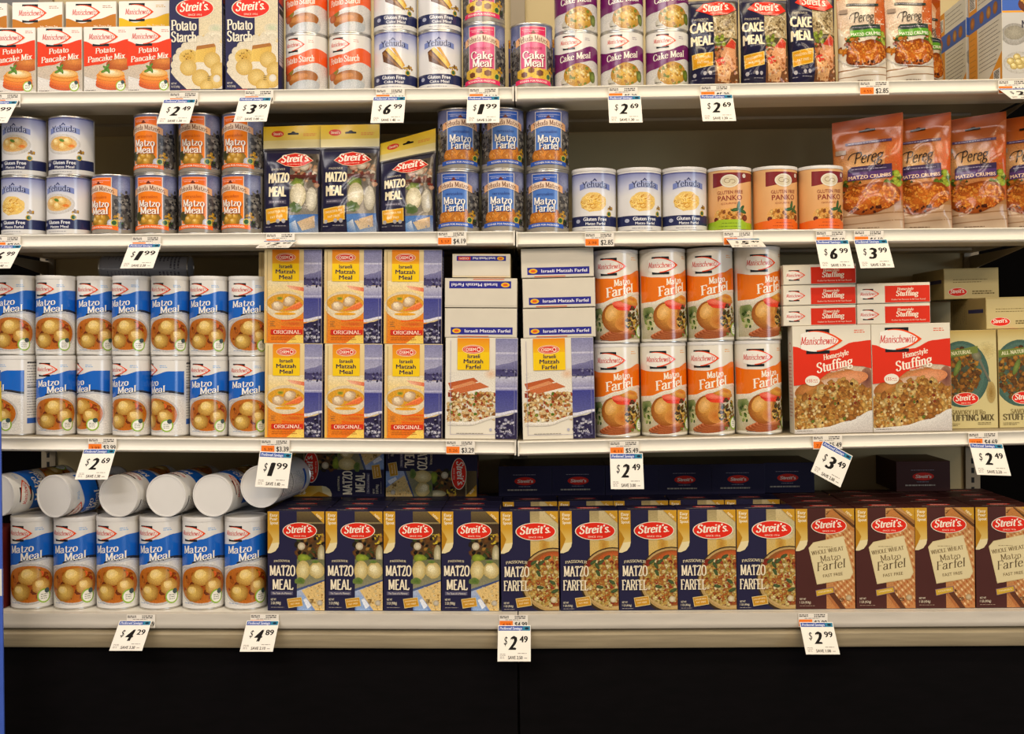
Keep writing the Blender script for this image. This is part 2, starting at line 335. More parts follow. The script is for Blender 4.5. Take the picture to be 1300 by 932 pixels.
def clip(poly, ax, lim, keep_less):
    out = []; n = len(poly)
    for i in range(n):
        a, b = poly[i], poly[(i + 1) % n]; ia = (a[ax] <= lim) == keep_less or a[ax] == lim; ib = (b[ax] <= lim) == keep_less or b[ax] == lim
        if ia: out.append(a)
        if ia != ib:
            t = (lim - a[ax]) / (b[ax] - a[ax]); out.append(tuple(a[j] + (b[j] - a[j]) * t for j in range(len(a))))
    return out
def slices(poly, ax, step, org=0.0):
    lo = min(p[ax] for p in poly); hi = max(p[ax] for p in poly)
    i0 = math.floor((lo - org) / step + 1e-6); i1 = math.ceil((hi - org) / step - 1e-6)
    if i1 - i0 <= 1: return [poly]
    out = []; rest = poly
    for i in range(i0 + 1, i1):
        lim = org + i * step
        a = clip(rest, ax, lim, True)
        if len(a) > 2: out.append(a)
        rest = clip(rest, ax, lim, False)
        if len(rest) < 3: break
    if len(rest) > 2: out.append(rest)
    return out
def realise(art, mapper, mat, bounds=None, sx=None, sy=None):
    """turn artwork into one mesh per printed part; mapper(x, y, z) -> position, normal"""
    out = []
    for prt, faces in art.f.items():
        V, N, C, Fc = [], [], [], []
        for p in faces:
            if bounds:
                x0, y0, x1, y1 = bounds
                if min(v[0] for v in p) < x0: p = clip(p, 0, x0, False)
                if len(p) > 2 and max(v[0] for v in p) > x1: p = clip(p, 0, x1, True)
                if len(p) > 2 and min(v[1] for v in p) < y0: p = clip(p, 1, y0, False)
                if len(p) > 2 and max(v[1] for v in p) > y1: p = clip(p, 1, y1, True)
                if len(p) < 3: continue
            ps = slices(p, 0, sx) if sx else [p]
            if sy: ps = [q for r in ps for q in slices(r, 1, sy)]
            for q in ps:
                ar = 0.0
                for i in range(len(q)):
                    a, b2 = q[i], q[(i + 1) % len(q)]; ar += a[0] * b2[1] - b2[0] * a[1]
                if abs(ar) < 1e-5: continue
                if ar > 0: q = q[::-1]
                b = len(V)
                for v in q:
                    co, no = mapper(v[0], v[1], v[2]); V.append(co); N.append(no); C += [v[3], v[4], v[5], 1.0]
                Fc.append(tuple(range(b, b + len(q))))
        if not Fc: continue
        me = bpy.data.meshes.new(prt); me.from_pydata(V, [], Fc); me.materials.append(PIC.get(mat.name, mat) if prt == 'picture' else mat)
        ca = me.color_attributes.new('Col', 'FLOAT_COLOR', 'POINT'); ca.data.foreach_set('color', C)
        me.polygons.foreach_set('use_smooth', [True] * len(Fc)); me.normals_split_custom_set_from_vertices(N)
        me.update(); out.append((prt, me))
    return out
EPS = 0.00003
# ================================================================== artwork of the packages
FP, LG, TI, PI_, BD, FI = 'front_print', 'logo', 'title_lettering', 'picture', 'seal_badge', 'fine_print'
WHITE = '#ece7dc'
def manis_logo(a, cx, cy, s):
    """red script name in an orange almond between two black bars; s = width"""
    bw, bh = s * .54, s * .065; bx = cx - s * .07
    a.rect(LG, bx - bw / 2, cy - s * .27, bx + bw / 2, cy - s * .27 + bh * 1.6, '#15181c')
    a.rect(LG, bx - bw / 2, cy + s * .21, bx + bw / 2, cy + s * .21 + bh * 1.2, '#15181c')
    n = 16
    O, I = [], []
    for i in range(n + 1):
        t = i / n; x = cx - s * .46 + s * .96 * t; e = s * .235 * max(0, 1 - abs(2 * (t * .78 + .22) - 1) ** 2.1)
        O.append((x, e)); I.append((x - s * .035 * (t > .93), max(0, e - s * (.004 + .05 * t))))
    c = '#e84a12'
    a.z += 1; cl = lin(WHITE)[:3]; oc = lin(c)[:3]
    for i in range(n):
        (x0, e0), (x1, e1) = O[i], O[i + 1]; a._add(LG, [(x0, cy - e0), (x1, cy - e1), (x1, cy + e1), (x0, cy + e0)], [cl] * 4)
    a.z += 1
    for sg in (-1, 1):
        for i in range(3 if sg < 0 else 6, n):
            (x0, e0), (x1, e1) = O[i], O[i + 1]; (u0, f0), (u1, f1) = I[i], I[i + 1]
            a._add(LG, [(x0, cy + sg * e0), (x1, cy + sg * e1), (u1, cy + sg * f1), (u0, cy + sg * f0)], [oc] * 4)
    a.text(LG, 'Manischewitz', cx - s * .47, cx + s * .36, cy + s * .075, s * .17, '#c8231a', 'pen', (1.5, .65), .18, serif=.6)
def streits_logo(a, cx, cy, rx, ry, rot=0, tiny=True, prt=LG):
    b = len(a.f.get(prt, []))
    a.ell(prt, cx, cy, rx, ry, '#e9dfc6', n=30); a.ell(prt, cx, cy, rx * .955, ry * .93, '#dc2a18', n=30)
    a.text(prt, "Streit's.", cx - rx * .80, cx + rx * .74, cy + ry * .30, ry * .86, '#f2ead6', 'pen', (2.1, .95), .22, rot=3, serif=.5)
    if tiny: a.text(prt, 'SINCE 1916', cx - rx * .36, cx + rx * .36, cy + ry * .72, ry * .2, '#f0d8c0', 'sans', .012)
def check_badge(a, cx, cy, r):
    a.ell(BD, cx, cy, r, r, '#8fb53a', n=18); a.ell(BD, cx, cy, r * .8, r * .8, '#eceade', n=16)
    a.micro(BD, cx - r * .5, cy - r * .35, cx + r * .6, cy + r * .5, 3, '#5a6a58', 3, .35); a.ell(BD, cx + r * .42, cy - r * .68, r * .38, r * .38, '#3c4f50', n=12)
def ball(a, x, y, r, c='#e6c677', e='#b9842f', ry=None, rot=0, seed=1, prt=PI_):
    a.ell(prt, x, y, r, ry or r * .9, c, e, rot, 18, .10, seed)
    a.ell(prt, x - r * .2, y - r * .25, r * .5, r * .4, mix(c, '#fff3d0', .35), c, rot, 12, .2, seed)

def art_pancake():
    a = Art(); a.rect(FP, 0, 0, 58, 80, WHITE); a.micro(FI, 45, 3, 56, 7, 2, '#c9705c', 2, .4)
    a.rect(PI_, 0, 38, 58, 80, '#cbb9a0', '#b4a89c'); a.quad(PI_, [(0, 60), (58, 76), (58, 80), (0, 80)], ['#d8d4ce', '#c9c4bc', '#d6d0c6', '#cfc9c0'])
    a.ell(PI_, 46, 46, 17, 8, '#c8702c', '#a04a1a'); a.ell(PI_, 48, 42, 15, 6, '#d98a3c', '#b65c22')
    for i, (y, c) in enumerate(((71, '#b8481a'), (67.5, '#cc5a1c'), (64, '#d8701f'), (60, '#dc8a30'))):
        a.ell(PI_, 35, y, 20 - i * .4, 6.2, mix(c, '#ffd080', .25), c, 2, 24, .03, i); a.ell(PI_, 35, y - 1.5, 18.5 - i * .4, 4.2, c, mix(c, '#7a3010', .25), 2, 20)
    a.ell(PI_, 36, 56.5, 17, 5, '#e8d8a8', '#d89a40', 2, 20); a.ell(PI_, 33, 55, 8, 2.6, '#f0ead8', '#e4d2a0')
    for x, y, r in ((28, 50, 40), (31, 48, -50), (30, 53, 10), (26, 54, -20), (32, 53, 70)): a.ell(PI_, x, y, 4.2, 1.7, '#6d9a34', '#3f6a22', r, 9)
    a.band(FP, 0, 58, fit([(0, 17), (18, 23.5), (36, 20), (58, 15)]), fit([(0, 48), (18, 46), (44, 38), (58, 38)]), '#e03a10')
    a.z += 6
    manis_logo(a, 25, 12, 40)
    a.text(TI, 'Potato', 15, 41, 32.5, 6.4, '#f2ead8', 'pen', (1.75, .65), .15, 5); a.text(TI, 'Pancake Mix', 5, 54, 43.5, 7, '#f2ead8', 'pen', (1.75, .65), .15, 6)
    check_badge(a, 48, 72, 6.4); a.micro(FI, 2, 76, 16, 79, 1, '#6c665e', 4, .4)
    return a
def art_mix(col):
    a = Art(); a.rect(FP, 0, 0, 68, 118, WHITE); a.micro(FI, 50, 4, 64, 8, 2, mix(col, '#888888', .3), 2, .4)
    a.rect(PI_, 0, 52, 68, 118, '#c9b080', '#a8854a'); a.scatter(PI_, 50, 34, 88, 30, 22, 3, 7, ['#c08a40', '#8a5522', '#e0b868', '#6d3d1c'], 5)
    a.band(FP, 0, 68, fit([(0, 20), (22, 26), (44, 21), (68, 15)]), fit([(0, 60), (30, 56), (68, 48)]), col); a.z += 3
    manis_logo(a, 27, 13, 40); a.text(FI, 'No Trans Fat', 38, 62, 31, 2.6, '#f0e4c8', 'sans', .01); a.text(TI, 'Cake Mix', 8, 60, 46, 9, '#f4ead4', 'pen', (1.75, .65), .15, 5)
    return a
def art_starch_box():
    a = Art(); W, H = 68, 134; a.rect(FP, 0, 0, W, H, '#25244a')
    a.rect(PI_, 38, 0, W, H, '#d4c9ae', '#d8c48e'); a.rect(PI_, 38, 70, W, H - 6, '#d9c590', '#cfb478')
    a.ell(PI_, 60, 55, 10, 6, '#b9c2a0', '#d4c9ae'); a.ell(PI_, 58, 64, 12, 6, '#e4ddc8', '#d4c9ae'); a.ell(PI_, 46, 68, 4.5, 5, '#d9a222', '#d4b050')
    for i in range(15):   # scalloped doily
        t = math.radians(80 + i * 13.5); a.ell(PI_, 52 + 48 * math.cos(t) * .93, 104 - 36 * math.sin(t), 6.4, 6.2, '#d9cfb8', '#cfc4aa', 0, 12)
    a.ell(PI_, 51, 104, 43, 33, '#dfd6c2', '#d6cbb2', 0, 30)
    a.ell(PI_, 25, 91, 13, 10, '#c89a34', '#d8b866'); a.scatter(PI_, 22, 24, 89, 10, 7, .6, 1.3, ['#5a3414', '#8a5a1e', '#e0b848'], 3)
    a.quad(PI_, [(35, 77), (58, 74), (60, 78), (34, 83)], ['#a56a2c'] * 4); a.quad(PI_, [(34, 82), (60, 78), (59, 98), (33, 97)], ['#dcb95c', '#cfa548', '#d4ad50', '#dcb95c'])
    for x, y, r in ((24, 104, 11), (40, 117, 11.5), (55, 95, 11), (64, 108, 11), (60, 121, 10), (48, 127, 9)): a.ell(PI_, x, y, r, r * .95, '#dcc27c', '#c4a050', 0, 20)
    a.ell(BD, 61, 118, 4.6, 4.6, '#ddd6c8', '#cfc8b8'); a.micro(FI, 49, 114, 54, 121, 3, '#6a5a34', 2, .5)
    a.poly(FP, [(0, 108), (8, 118), (22, H - 3), (22, H), (0, H)], '#25244a')
    a.rect(FP, 0, H - 3, W, H, '#1d1c3c'); a.rect(FI, 14, H - 2.5, 28, H - .5, '#a83028'); a.rect(FI, 38, H - 2.5, 60, H - .8, '#8f8a7c')
    streits_logo(a, 33, 30, 25, 12.5)
    a.text(TI, 'Potato', 2, 35, 57, 12.5, '#e9dfc8', 'pen', (2.1, .85), 0, serif=.7); a.text(TI, 'Starch', 2, 35, 71.5, 12.5, '#e9dfc8', 'pen', (2.1, .85), 0, serif=.7)
    a.text(FI, 'NET WT', 2, 9, 125, 2.4, '#cfc8b8', 'sans', .01); a.text(FI, '16 OZ (454g)', 2, 13, 129, 2.6, '#cfc8b8', 'sans', .01)
    return a
def art_manis_can(col, title, food):
    """short can: centre x = 0, height 68"""
    a = Art(); H = 68; a.rect(FP, -42, 2, 42, H - 2, '#dedad2'); a.micro(FI, 12, 7, 21, 11, 2, mix(col, '#aaaaaa', .5), 2, .4)
    a.rect(PI_, -42, 34, 42, H - 2, '#c9c6c2', '#d2cec8')
    if food == 'soup':
        a.ell(PI_, 2, 58, 26, 16, '#d9d6d0', '#bdbab4', -4, 26); a.ell(PI_, 4, 53, 21, 9, '#b8763a', '#94581f', -8, 24); a.ell(PI_, -2, 51, 14, 3.5, '#c98a4a', '#b8763a', -8)
        a.ell(PI_, 6, 63, 22, 8, '#bcc0c2', '#aeb2b4', -8, 20); a.ell(PI_, -15, 45, 8, 5, '#5a7a30', '#96702c', -20); a.ell(PI_, -19, 50, 7, 5, '#c0632a', '#a04818', 10)
    else:
        a.ell(PI_, 4, 60, 25, 10, '#d9d4c6', '#b8b3a4'); a.ell(PI_, 3, 52, 20, 14, '#dcb24a', '#a87a24', 0, 24, .08, 4)
        a.scatter(PI_, 60, 3, 53, 18, 12, .8, 2.4, ['#e8c868', '#c8942c', '#f0dc98', '#a87020', '#7c8a2c'], 7); a.ell(PI_, 23, 54, 5, 7, '#7a8a2c', '#4c5a1c')
        a.micro(FI, -20, 61, -8, 64, 1, '#4a463e', 2, .5)
    a.band(FP, -42, 42, fit([(-42, 22), (-20, 26), (-4, 25), (22, 17), (42, 20)]), fit([(-42, 48), (-20, 46), (4, 38), (22, 34), (42, 37)]), col); a.z += 3
    manis_logo(a, -7, 13, 30)
    a.text(TI, title, -22, 20, 36.5 if len(title) < 11 else 36, 7.4, '#f0e8d8', 'pen', (1.75, .65), .14, 7 if food != 'soup' else 5)
    return a
def art_yehuda_gf(food, title2):
    a = Art(); H = 75; a.rect(FP, -44, 2, 44, H - 2, '#dcdad8'); a.rect(FP, -44, 3, 44, 18, '#7f86b4', '#c6c8d8'); a.rect(FP, -44, 2, 44, 3.6, '#55598c')
    a.rect(FP, -44, 18, 44, 30, '#c6c8d8', '#dcdad8')
    if food == 'soup':
        a.ell(PI_, -2, 36, 23, 13, '#e6e2dc', '#c4c0bc', 0, 28); a.ell(PI_, -2, 35.5, 18.5, 9.5, '#dc9038', '#d8b070', 0, 24)
        for x, y in ((-10, 33), (-1, 38), (5, 32)): ball(a, x, y, 6, '#ecd28c', '#d4a04a')
        a.ell(PI_, -2, 31, 3.5, 1.8, '#4c7a2c', '#6a8a34', 20); a.ell(PI_, 10, 38, 4, 2, '#e2702c', '#dc8a34')
    elif food == 'noodle':
        a.ell(PI_, -2, 38, 17, 12, '#d9a23c', '#e2c070', 0, 24, .12, 3); r = random.Random(4)
        for i in range(26): a.ring(PI_, -2 + r.uniform(-11, 11), 38 + r.uniform(-7, 7), r.uniform(3, 7), r.uniform(1.5, 4), .9, r.choice(['#eec860', '#c88a28', '#f2d88a', '#b8741e']), 8, r.uniform(0, 180), r.uniform(200, 330))
    else:
        a.ell(PI_, 2, 48, 16, 4, '#c9c4bc', '#dcdad8'); a.poly(PI_, [(-15, 27), (-6, 21), (14, 42), (12, 49), (-13, 39)], '#5f3a1c')
        a.poly(PI_, [(-10, 24), (-6, 21), (14, 43), (12, 48)], '#e0b848'); a.poly(PI_, [(-3, 21.5), (2, 22), (15, 43), (14, 45)], '#c89434'); a.poly(PI_, [(-14, 29), (-11, 26), (11, 49), (8, 48)], '#8a5a24')
        a.scatter(PI_, 14, 21, 47, 7, 1.6, .8, 1.6, ['#d9b040', '#b07c20'], 2)
    a.scatter(PI_, 12, 21, 45, 5, 2.2, .9, 1.8, ['#d09a2c', '#8a6420', '#e0b858'], 6)
    a.rect(FP, -44, 55, 44, 67.5, '#252a52'); a.rect(FP, -44, 67.5, 44, 73, '#d4d2ce')
    a.z += 2
    a.band(LG, -20, 20, lambda x: 13 + x * x * .008, lambda x: 20 + x * x * .008, '#7482ba'); a.band(LG, -14, 14, lambda x: 13.6 + x * x * .008, lambda x: 19.6 + x * x * .008, '#aab2d2'); a.text(LG, 'Yehuda', -16, 16, 19.4, 7.6, '#1c2450', 'pen', (1.5, .6), 0, bend=lambda t: (t - .5) ** 2 * 6)
    a.poly(LG, [(-3, 12), (0, 8.5), (3, 12), (1.4, 12), (0, 10.4), (-1.4, 12)], '#2c3468')
    a.text(TI, 'Gluten Free', -15, 15, 61, 4.6, '#e9e9ec', 'sans', .025); a.text(TI, title2, -12, 13, 66, 3.3, '#e9e9ec', 'sans', .02)
    a.ell(BD, 19, 52.5, 3.6, 3.6, '#c9a83a'); a.ell(BD, 19, 52.5, 2.5, 2.5, '#2f5a34'); a.ell(FI, -23, 61, 3.4, 2.4, '#a8adc4'); a.micro(FI, -16, 69, 18, 72, 1, '#8a8a92', 2, .4)
    return a
def art_yehuda_m(col, cdark, l1, l2, food):
    a = Art(); H = 77; a.rect(FP, -42, 2, 42, H - 2, '#5d6288', '#8b8fae'); r = random.Random(5)
    a.rect(PI_, -42, 24, 42, H - 8, '#6d6a6a', '#4a4238'); a.ell(PI_, -30, 22, 12, 10, '#8f95b8', '#6c7098'); a.ell(PI_, 30, 16, 12, 12, '#9aa0bc', '#6c7098')
    a.scatter(PI_, 90, -31, 44, 12, 26, 1, 3.5, ['#3c3632', '#5a5048', '#7c766e', '#4a4648', '#8c867e', '#2c2a2c'], 3)
    a.scatter(PI_, 90, 31, 44, 12, 26, 1, 3.5, ['#3c3a3e', '#6a655f', '#8a8680', '#4c4a4c', '#a09a92', '#2c2a2e'], 8)
    a.scatter(PI_, 26, 25, 58, 6, 8, 1, 2.4, ['#c8922c', '#3c5a2c', '#8a6420', '#e0b040'], 9)
    a.rect(FP, -42, 70, 42, 75, '#8d867a')
    a.rect(FP, -17.5, 4, 17.5, 66, '#d8cfc4'); a.rect(FP, -16.5, 4.5, 16.5, 64, col); a.rect(FP, -16.5, 4.5, 16.5, 14, cdark); a.rect(FI, -15, 8, 15, 8.6, mix(cdark, '#ffffff', .4)); a.micro(FI, -13, 9.5, 13, 11, 1, mix(cdark, '#ffffff', .5), 2, .3)
    if food == 'ball':
        a.ell(PI_, 0, 58, 15, 10, '#c08a22', '#7c6420', 0, 22); a.ell(PI_, -14, 54, 6, 6, '#2c3420', '#4a4a28')
        for x, y in ((-6, 58), (5, 55), (3, 61), (-1, 54)): ball(a, x, y, 5, '#d8a83c', '#a87820')
        a.ell(PI_, 16, 62, 4.4, 4.4, '#d9d8dc', '#a8a8b8')
    elif food == 'farfel':
        for x, y, s in ((-14, 59, 8), (-5, 57, 9), (10, 57, 10), (3, 60, 7), (18, 61, 6)): a.ell(PI_, x, y, s, s * .9, '#d98a2c', '#a8601a', 0, 14, .2, x); a.scatter(PI_, 14, x, y, s * .7, s * .6, .5, 1.1, ['#eab060', '#b4701e'], int(x) + 30)
        a.rect(PI_, -22, 64, 22, 68, '#8a5a20')
    else:
        for x, y, s, c in ((-14, 59, 8, '#c9a030'), (-7, 57, 8, '#dcb840'), (5, 58, 9, '#d9b43c'), (14, 59, 8, '#cfa834'), (-12, 60, 4, '#6a3a1c'), (8, 58, 4.5, '#6f4020'), (-3, 55, 4, '#7a4a24')): a.poly(PI_, [(x - s, y - s * .4), (x, y - s * .8), (x + s, y - s * .4), (x + s * .9, y + s * .6), (x - s * .2, y + s * .9), (x - s, y + s * .5)], c)
    a.z += 2
    a.band(FP, -25, 25, lambda x: 64.5 + x * x * .004, lambda x: 69.5 + x * x * .004, cdark); a.text(FI, 'KOSHER FOR PASSOVER', -18, 18, 68.4, 2.3, '#f0e6da', 'sans', .015, bend=lambda t: (t - .5) ** 2 * 4)
    a.band(LG, -24, 24, lambda x: 13.5 + x * x * .011, lambda x: 22 + x * x * .011, '#e0a878'); a.band(LG, -18, 18, lambda x: 13.5 + x * x * .011, lambda x: 22.3 + x * x * .011, '#e6cdb4')
    a.text(LG, 'Yehuda Matzos', -20, 20, 21, 6, '#6e3c22', 'pen', (1.6, .7), 0, bend=lambda t: (t - .5) ** 2 * 15); a.poly(LG, [(-3.4, 12.6), (0, 8.6), (3.4, 12.6)], '#6a2c1c')
    a.text(FI, 'Jerusalem', -11, 11, 31, 3.6, mix(cdark, '#301010', .4), 'pen', (1.2, .5), .2)
    for (s, y, x0, x1) in ((l1, 42, -14, 14), (l2, 51, -12, 13)):
        a.text(TI, s, x0 + .9, x1 + .9, y + .9, 8.6, mix(cdark, '#101018', .6), 'pen', (2.2, 1.0), serif=.6); a.text(TI, s, x0, x1, y, 8.6, '#f3ede0', 'pen', (1.8, .75), serif=.6)
    a.ell(BD, 20, 62, 4, 4, '#c8b84a'); a.ell(BD, 20, 62, 3, 3, '#2f5a34')
    return a
def art_meal_canister():
    """tall canister, radius 24, height 102; front centre x = 0, panel x -30..38, back panel with small print beyond"""
    a = Art(); H = 102; a.rect(FP, -75, 4, 75, H - 2, '#dfdcd6'); a.micro(FI, 8, 11, 19, 15, 2, '#8fb0d8', 2, .5)
    for x0, x1 in ((44, 72), (-72, -46)):
        a.micro(FI, x0, 8, x1, 40, 9, '#6a6a70', 11, .5); a.rect(FI, x0, 40, x1, 41.3, '#2a2a2e'); a.micro(FI, x0, 44, x1, 78, 10, '#7c7c80', 13, .45); a.rect(FI, x0, 80, x1, 87, '#2a5cae'); a.rect(FI, x0, 8, x1, 9.6, '#2a2a2e')
    a.rect(PI_, -34, 50, 40, 97, '#d9d5ce', '#dedbd5'); a.ell(PI_, 1, 74, 32, 23, '#dcd8d0', '#b9b4ae', 0, 30); a.ell(PI_, 1, 74, 29.5, 20.5, '#98440a', '#b8681c', 0, 28)
    a.scatter(PI_, 46, 1, 74, 26, 17, 1.2, 4, ['#b45e12', '#94400a', '#c47820', '#a83410', '#6a5a1a', '#7a340a'], 5); a.ell(PI_, 14, 63, 4, 3, '#cf3a1c', '#d86a2c')
    ball(a, 2, 65.5, 13, '#e2bf68', '#a87424', 9.2, -12, 2); ball(a, 15, 77, 10.4, '#e4c270', '#a87220', 9.6, 10, 3); ball(a, -8, 83, 11, '#dcb85e', '#966418', 10, -6, 4)
    f1 = fit([(-34, 31), (-16, 29.5), (0, 24), (20, 19), (40, 19)]); f2 = fit([(-34, 57), (-18, 53), (2, 47), (20, 45), (40, 48)])
    a.band(FP, -34, 40, f1, f2, '#1560bd'); a.band(FP, -10, 40, lambda x: f2(x) - 1.8, lambda x: f2(x) + 2.2 * min(1, (x + 10) / 20), '#2a2c34'); a.band(FP, -34, 40, lambda x: f2(x) + 1.2, lambda x: f2(x) + 3.2, '#bcbcc0'); a.z += 3
    a.text(FI, 'Kosher for Passover', -6, 20, 48.6, 2.4, '#cfd4dc', 'sans', .012, 0, 4)
    manis_logo(a, -10, 17.5, 31)
    a.text(TI, 'Matzo', -22, 7, 40.5, 8.2, '#f2ede0', 'pen', (1.7, .6), .14, 7, serif=.6); a.text(TI, 'Meal', -8, 16, 48, 8.2, '#f2ede0', 'pen', (1.7, .6), .14, 7, serif=.6)
    check_badge(a, 18, 88, 8); a.micro(FI, -20, 93.5, -8, 96, 1, '#8aa0c0', 3, .4)
    return a
def art_farfel_canister():
    a = Art(); H = 119; a.rect(FP, -92, 4, 92, H - 2, '#e0dacb'); a.micro(FI, 20, 9, 30, 14, 2, '#e0a060', 2, .5)
    for x0, x1 in ((52, 86), (-86, -52)): a.micro(FI, x0, 10, x1, 105, 22, '#7c7468', 11, .5)
    a.rect(PI_, -42, 60, 46, 114, '#d8cfb8', '#b4a888')
    a.ell(PI_, -30, 82, 9, 12, '#3f5a1e', '#8f9a60', 0, 16, .3, 2); a.ell(PI_, -27, 96, 8, 7, '#a8b070', '#c9c094'); a.scatter(PI_, 18, -27, 92, 8, 12, 1.2, 3, ['#5a7a2c', '#8aa048', '#d0c890', '#38501c'], 3)
    for i in range(5): a.ell(PI_, -2 + i * 3, 110 - i * 1.8, 24 - i, 5.4, '#d89058', '#8a3c14', -3, 22); a.ell(PI_, -4 + i * 3, 108.6 - i * 1.8, 21 - i, 3.2, '#e2b080', '#c0683a', -3, 18)
    a.ell(PI_, -2, 86, 19.5, 19, '#cf9440', '#8f4a14', 10, 26); a.ell(PI_, -8, 80, 8, 11, '#e6ba78', '#cf9440', 30, 16); a.ell(PI_, 4, 82, 5, 12, '#c07a2c', '#cf9440', 20, 14); a.ell(PI_, 6, 94, 10, 9, '#b8661e', '#c8863c', 0, 16)
    a.ell(PI_, 11, 71, 17, 6.5, '#d8482c', '#c02c1c', 3, 20); a.ell(PI_, 5, 69, 12, 4, '#ec8468', '#dc5238', 5, 16); a.ell(PI_, 10, 75, 12, 2.4, '#e2401f', '#d83c20', 0, 12)
    a.ell(PI_, 16, 65.5, 17, 4.6, '#dca03c', '#b8701c', 14, 20); a.ell(PI_, 20, 63, 11, 3.4, '#c06a2c', '#d99a3c', 14, 16)
    a.scatter(PI_, 70, 23, 92, 13, 19, 1.2, 3.4, ['#8a5a1c', '#c89434', '#3c3418', '#e0b860', '#5a3a14', '#7a7a2c', '#2c2418'], 6)
    f1 = fit([(-42, 33), (-20, 36), (-4, 36.5), (14, 32), (32, 26), (46, 27)]); f2 = fit([(-42, 68), (-22, 67), (0, 60), (20, 54.5), (34, 53.5), (46, 56)])
    a.band(FP, -42, 46, f1, f2, '#e2700f'); a.band(PI_, -42, 46, f2, lambda x: f2(x) + 5 - .05 * x, '#e4ddcc', '#d8cfb8'); a.z += 2
    manis_logo(a, -8, 21, 40)
    a.text(TI, 'Matzo', -4, 17, 46.5, 8, '#f4ecd8', 'pen', (2, .75), .14, 8); a.text(TI, 'Farfel', -14, 22, 60.5, 12, '#f4ecd8', 'pen', (1.9, .7), .14, 9)
    check_badge(a, 34, 104, 8.5); a.micro(FI, -24, 113, -12, 116, 1, '#6a645a', 3, .4)
    return a
def sea(a, x0, x1, y0, y1, seed=2):
    """dark blue shore photograph strip"""
    H = y1 - y0; Y = lambda t: y0 + H * t; cx, rx = (x0 + x1) / 2, (x1 - x0) / 2
    a.rect(PI_, x0, y0, x1, Y(.30), '#7f7fa4', '#a9a7bc'); a.rect(PI_, x0, Y(.14), x1, Y(.17), '#c8c6d2', '#8d8cb0')
    a.band(PI_, x0, x1, fit([(x0, Y(.27)), (cx, Y(.25)), (x1, Y(.22))]), Y(.33), '#77759a', '#5a5880'); a.rect(PI_, x0, Y(.31), x1, Y(.38), '#3c3560', '#4c4874')
    a.rect(PI_, x0, Y(.385), x1, Y(.50), '#b9b8c8', '#8a88ac'); a.rect(PI_, x0, Y(.49), x1, Y(.52), '#c4c2d2', '#6a69a0'); a.rect(PI_, x0, Y(.52), x1, Y(.74), '#3d3f86', '#56588f')
    a.band(PI_, x0, x1, fit([(x0, Y(.745)), (x1, Y(.71))]), fit([(x0, Y(.775)), (x1, Y(.735))]), '#d4d2dc'); a.band(PI_, x0, x1, fit([(x0, Y(.79)), (cx, Y(.77)), (x1, Y(.74))]), y1, '#2a2444')
    ok = lambda x, y: x0 + 1 < x < x1 - 1 and Y(.30) < y < Y(.40); a.scatter(PI_, 30, cx, Y(.35), rx, H * .05, .6, 1.8, ['#2c2648', '#8a88a8', '#55507a'], seed, inside=ok)
    ok2 = lambda x, y: x0 + 1 < x < x1 - 1 and Y(.80) < y < y1 - 1.5
    a.scatter(PI_, 60, cx, Y(.9), rx, H * .11, .7, 2.4, ['#17122c', '#6a6688', '#a8a6ba', '#3a345a', '#1c1630', '#c8c6d0'], seed + 1, inside=ok2)
def osem_logo(a, cx, cy, s):
    a.ell(LG, cx, cy, s, s * .42, '#ecd9b0', n=24); a.ell(LG, cx, cy, s * .95, s * .37, '#d42a1a', n=24); a.ring(LG, cx, cy, s * .86, s * .31, .5, '#f0d8b8', 24)
    a.text(LG, 'OSEM', cx - s * .68, cx + s * .26, cy + s * .15, s * .3, '#f2e6d0', 'sans', .03); a.ring(LG, cx + s * .52, cy, s * .19, s * .2, s * .06, '#f2e6d0', 12)
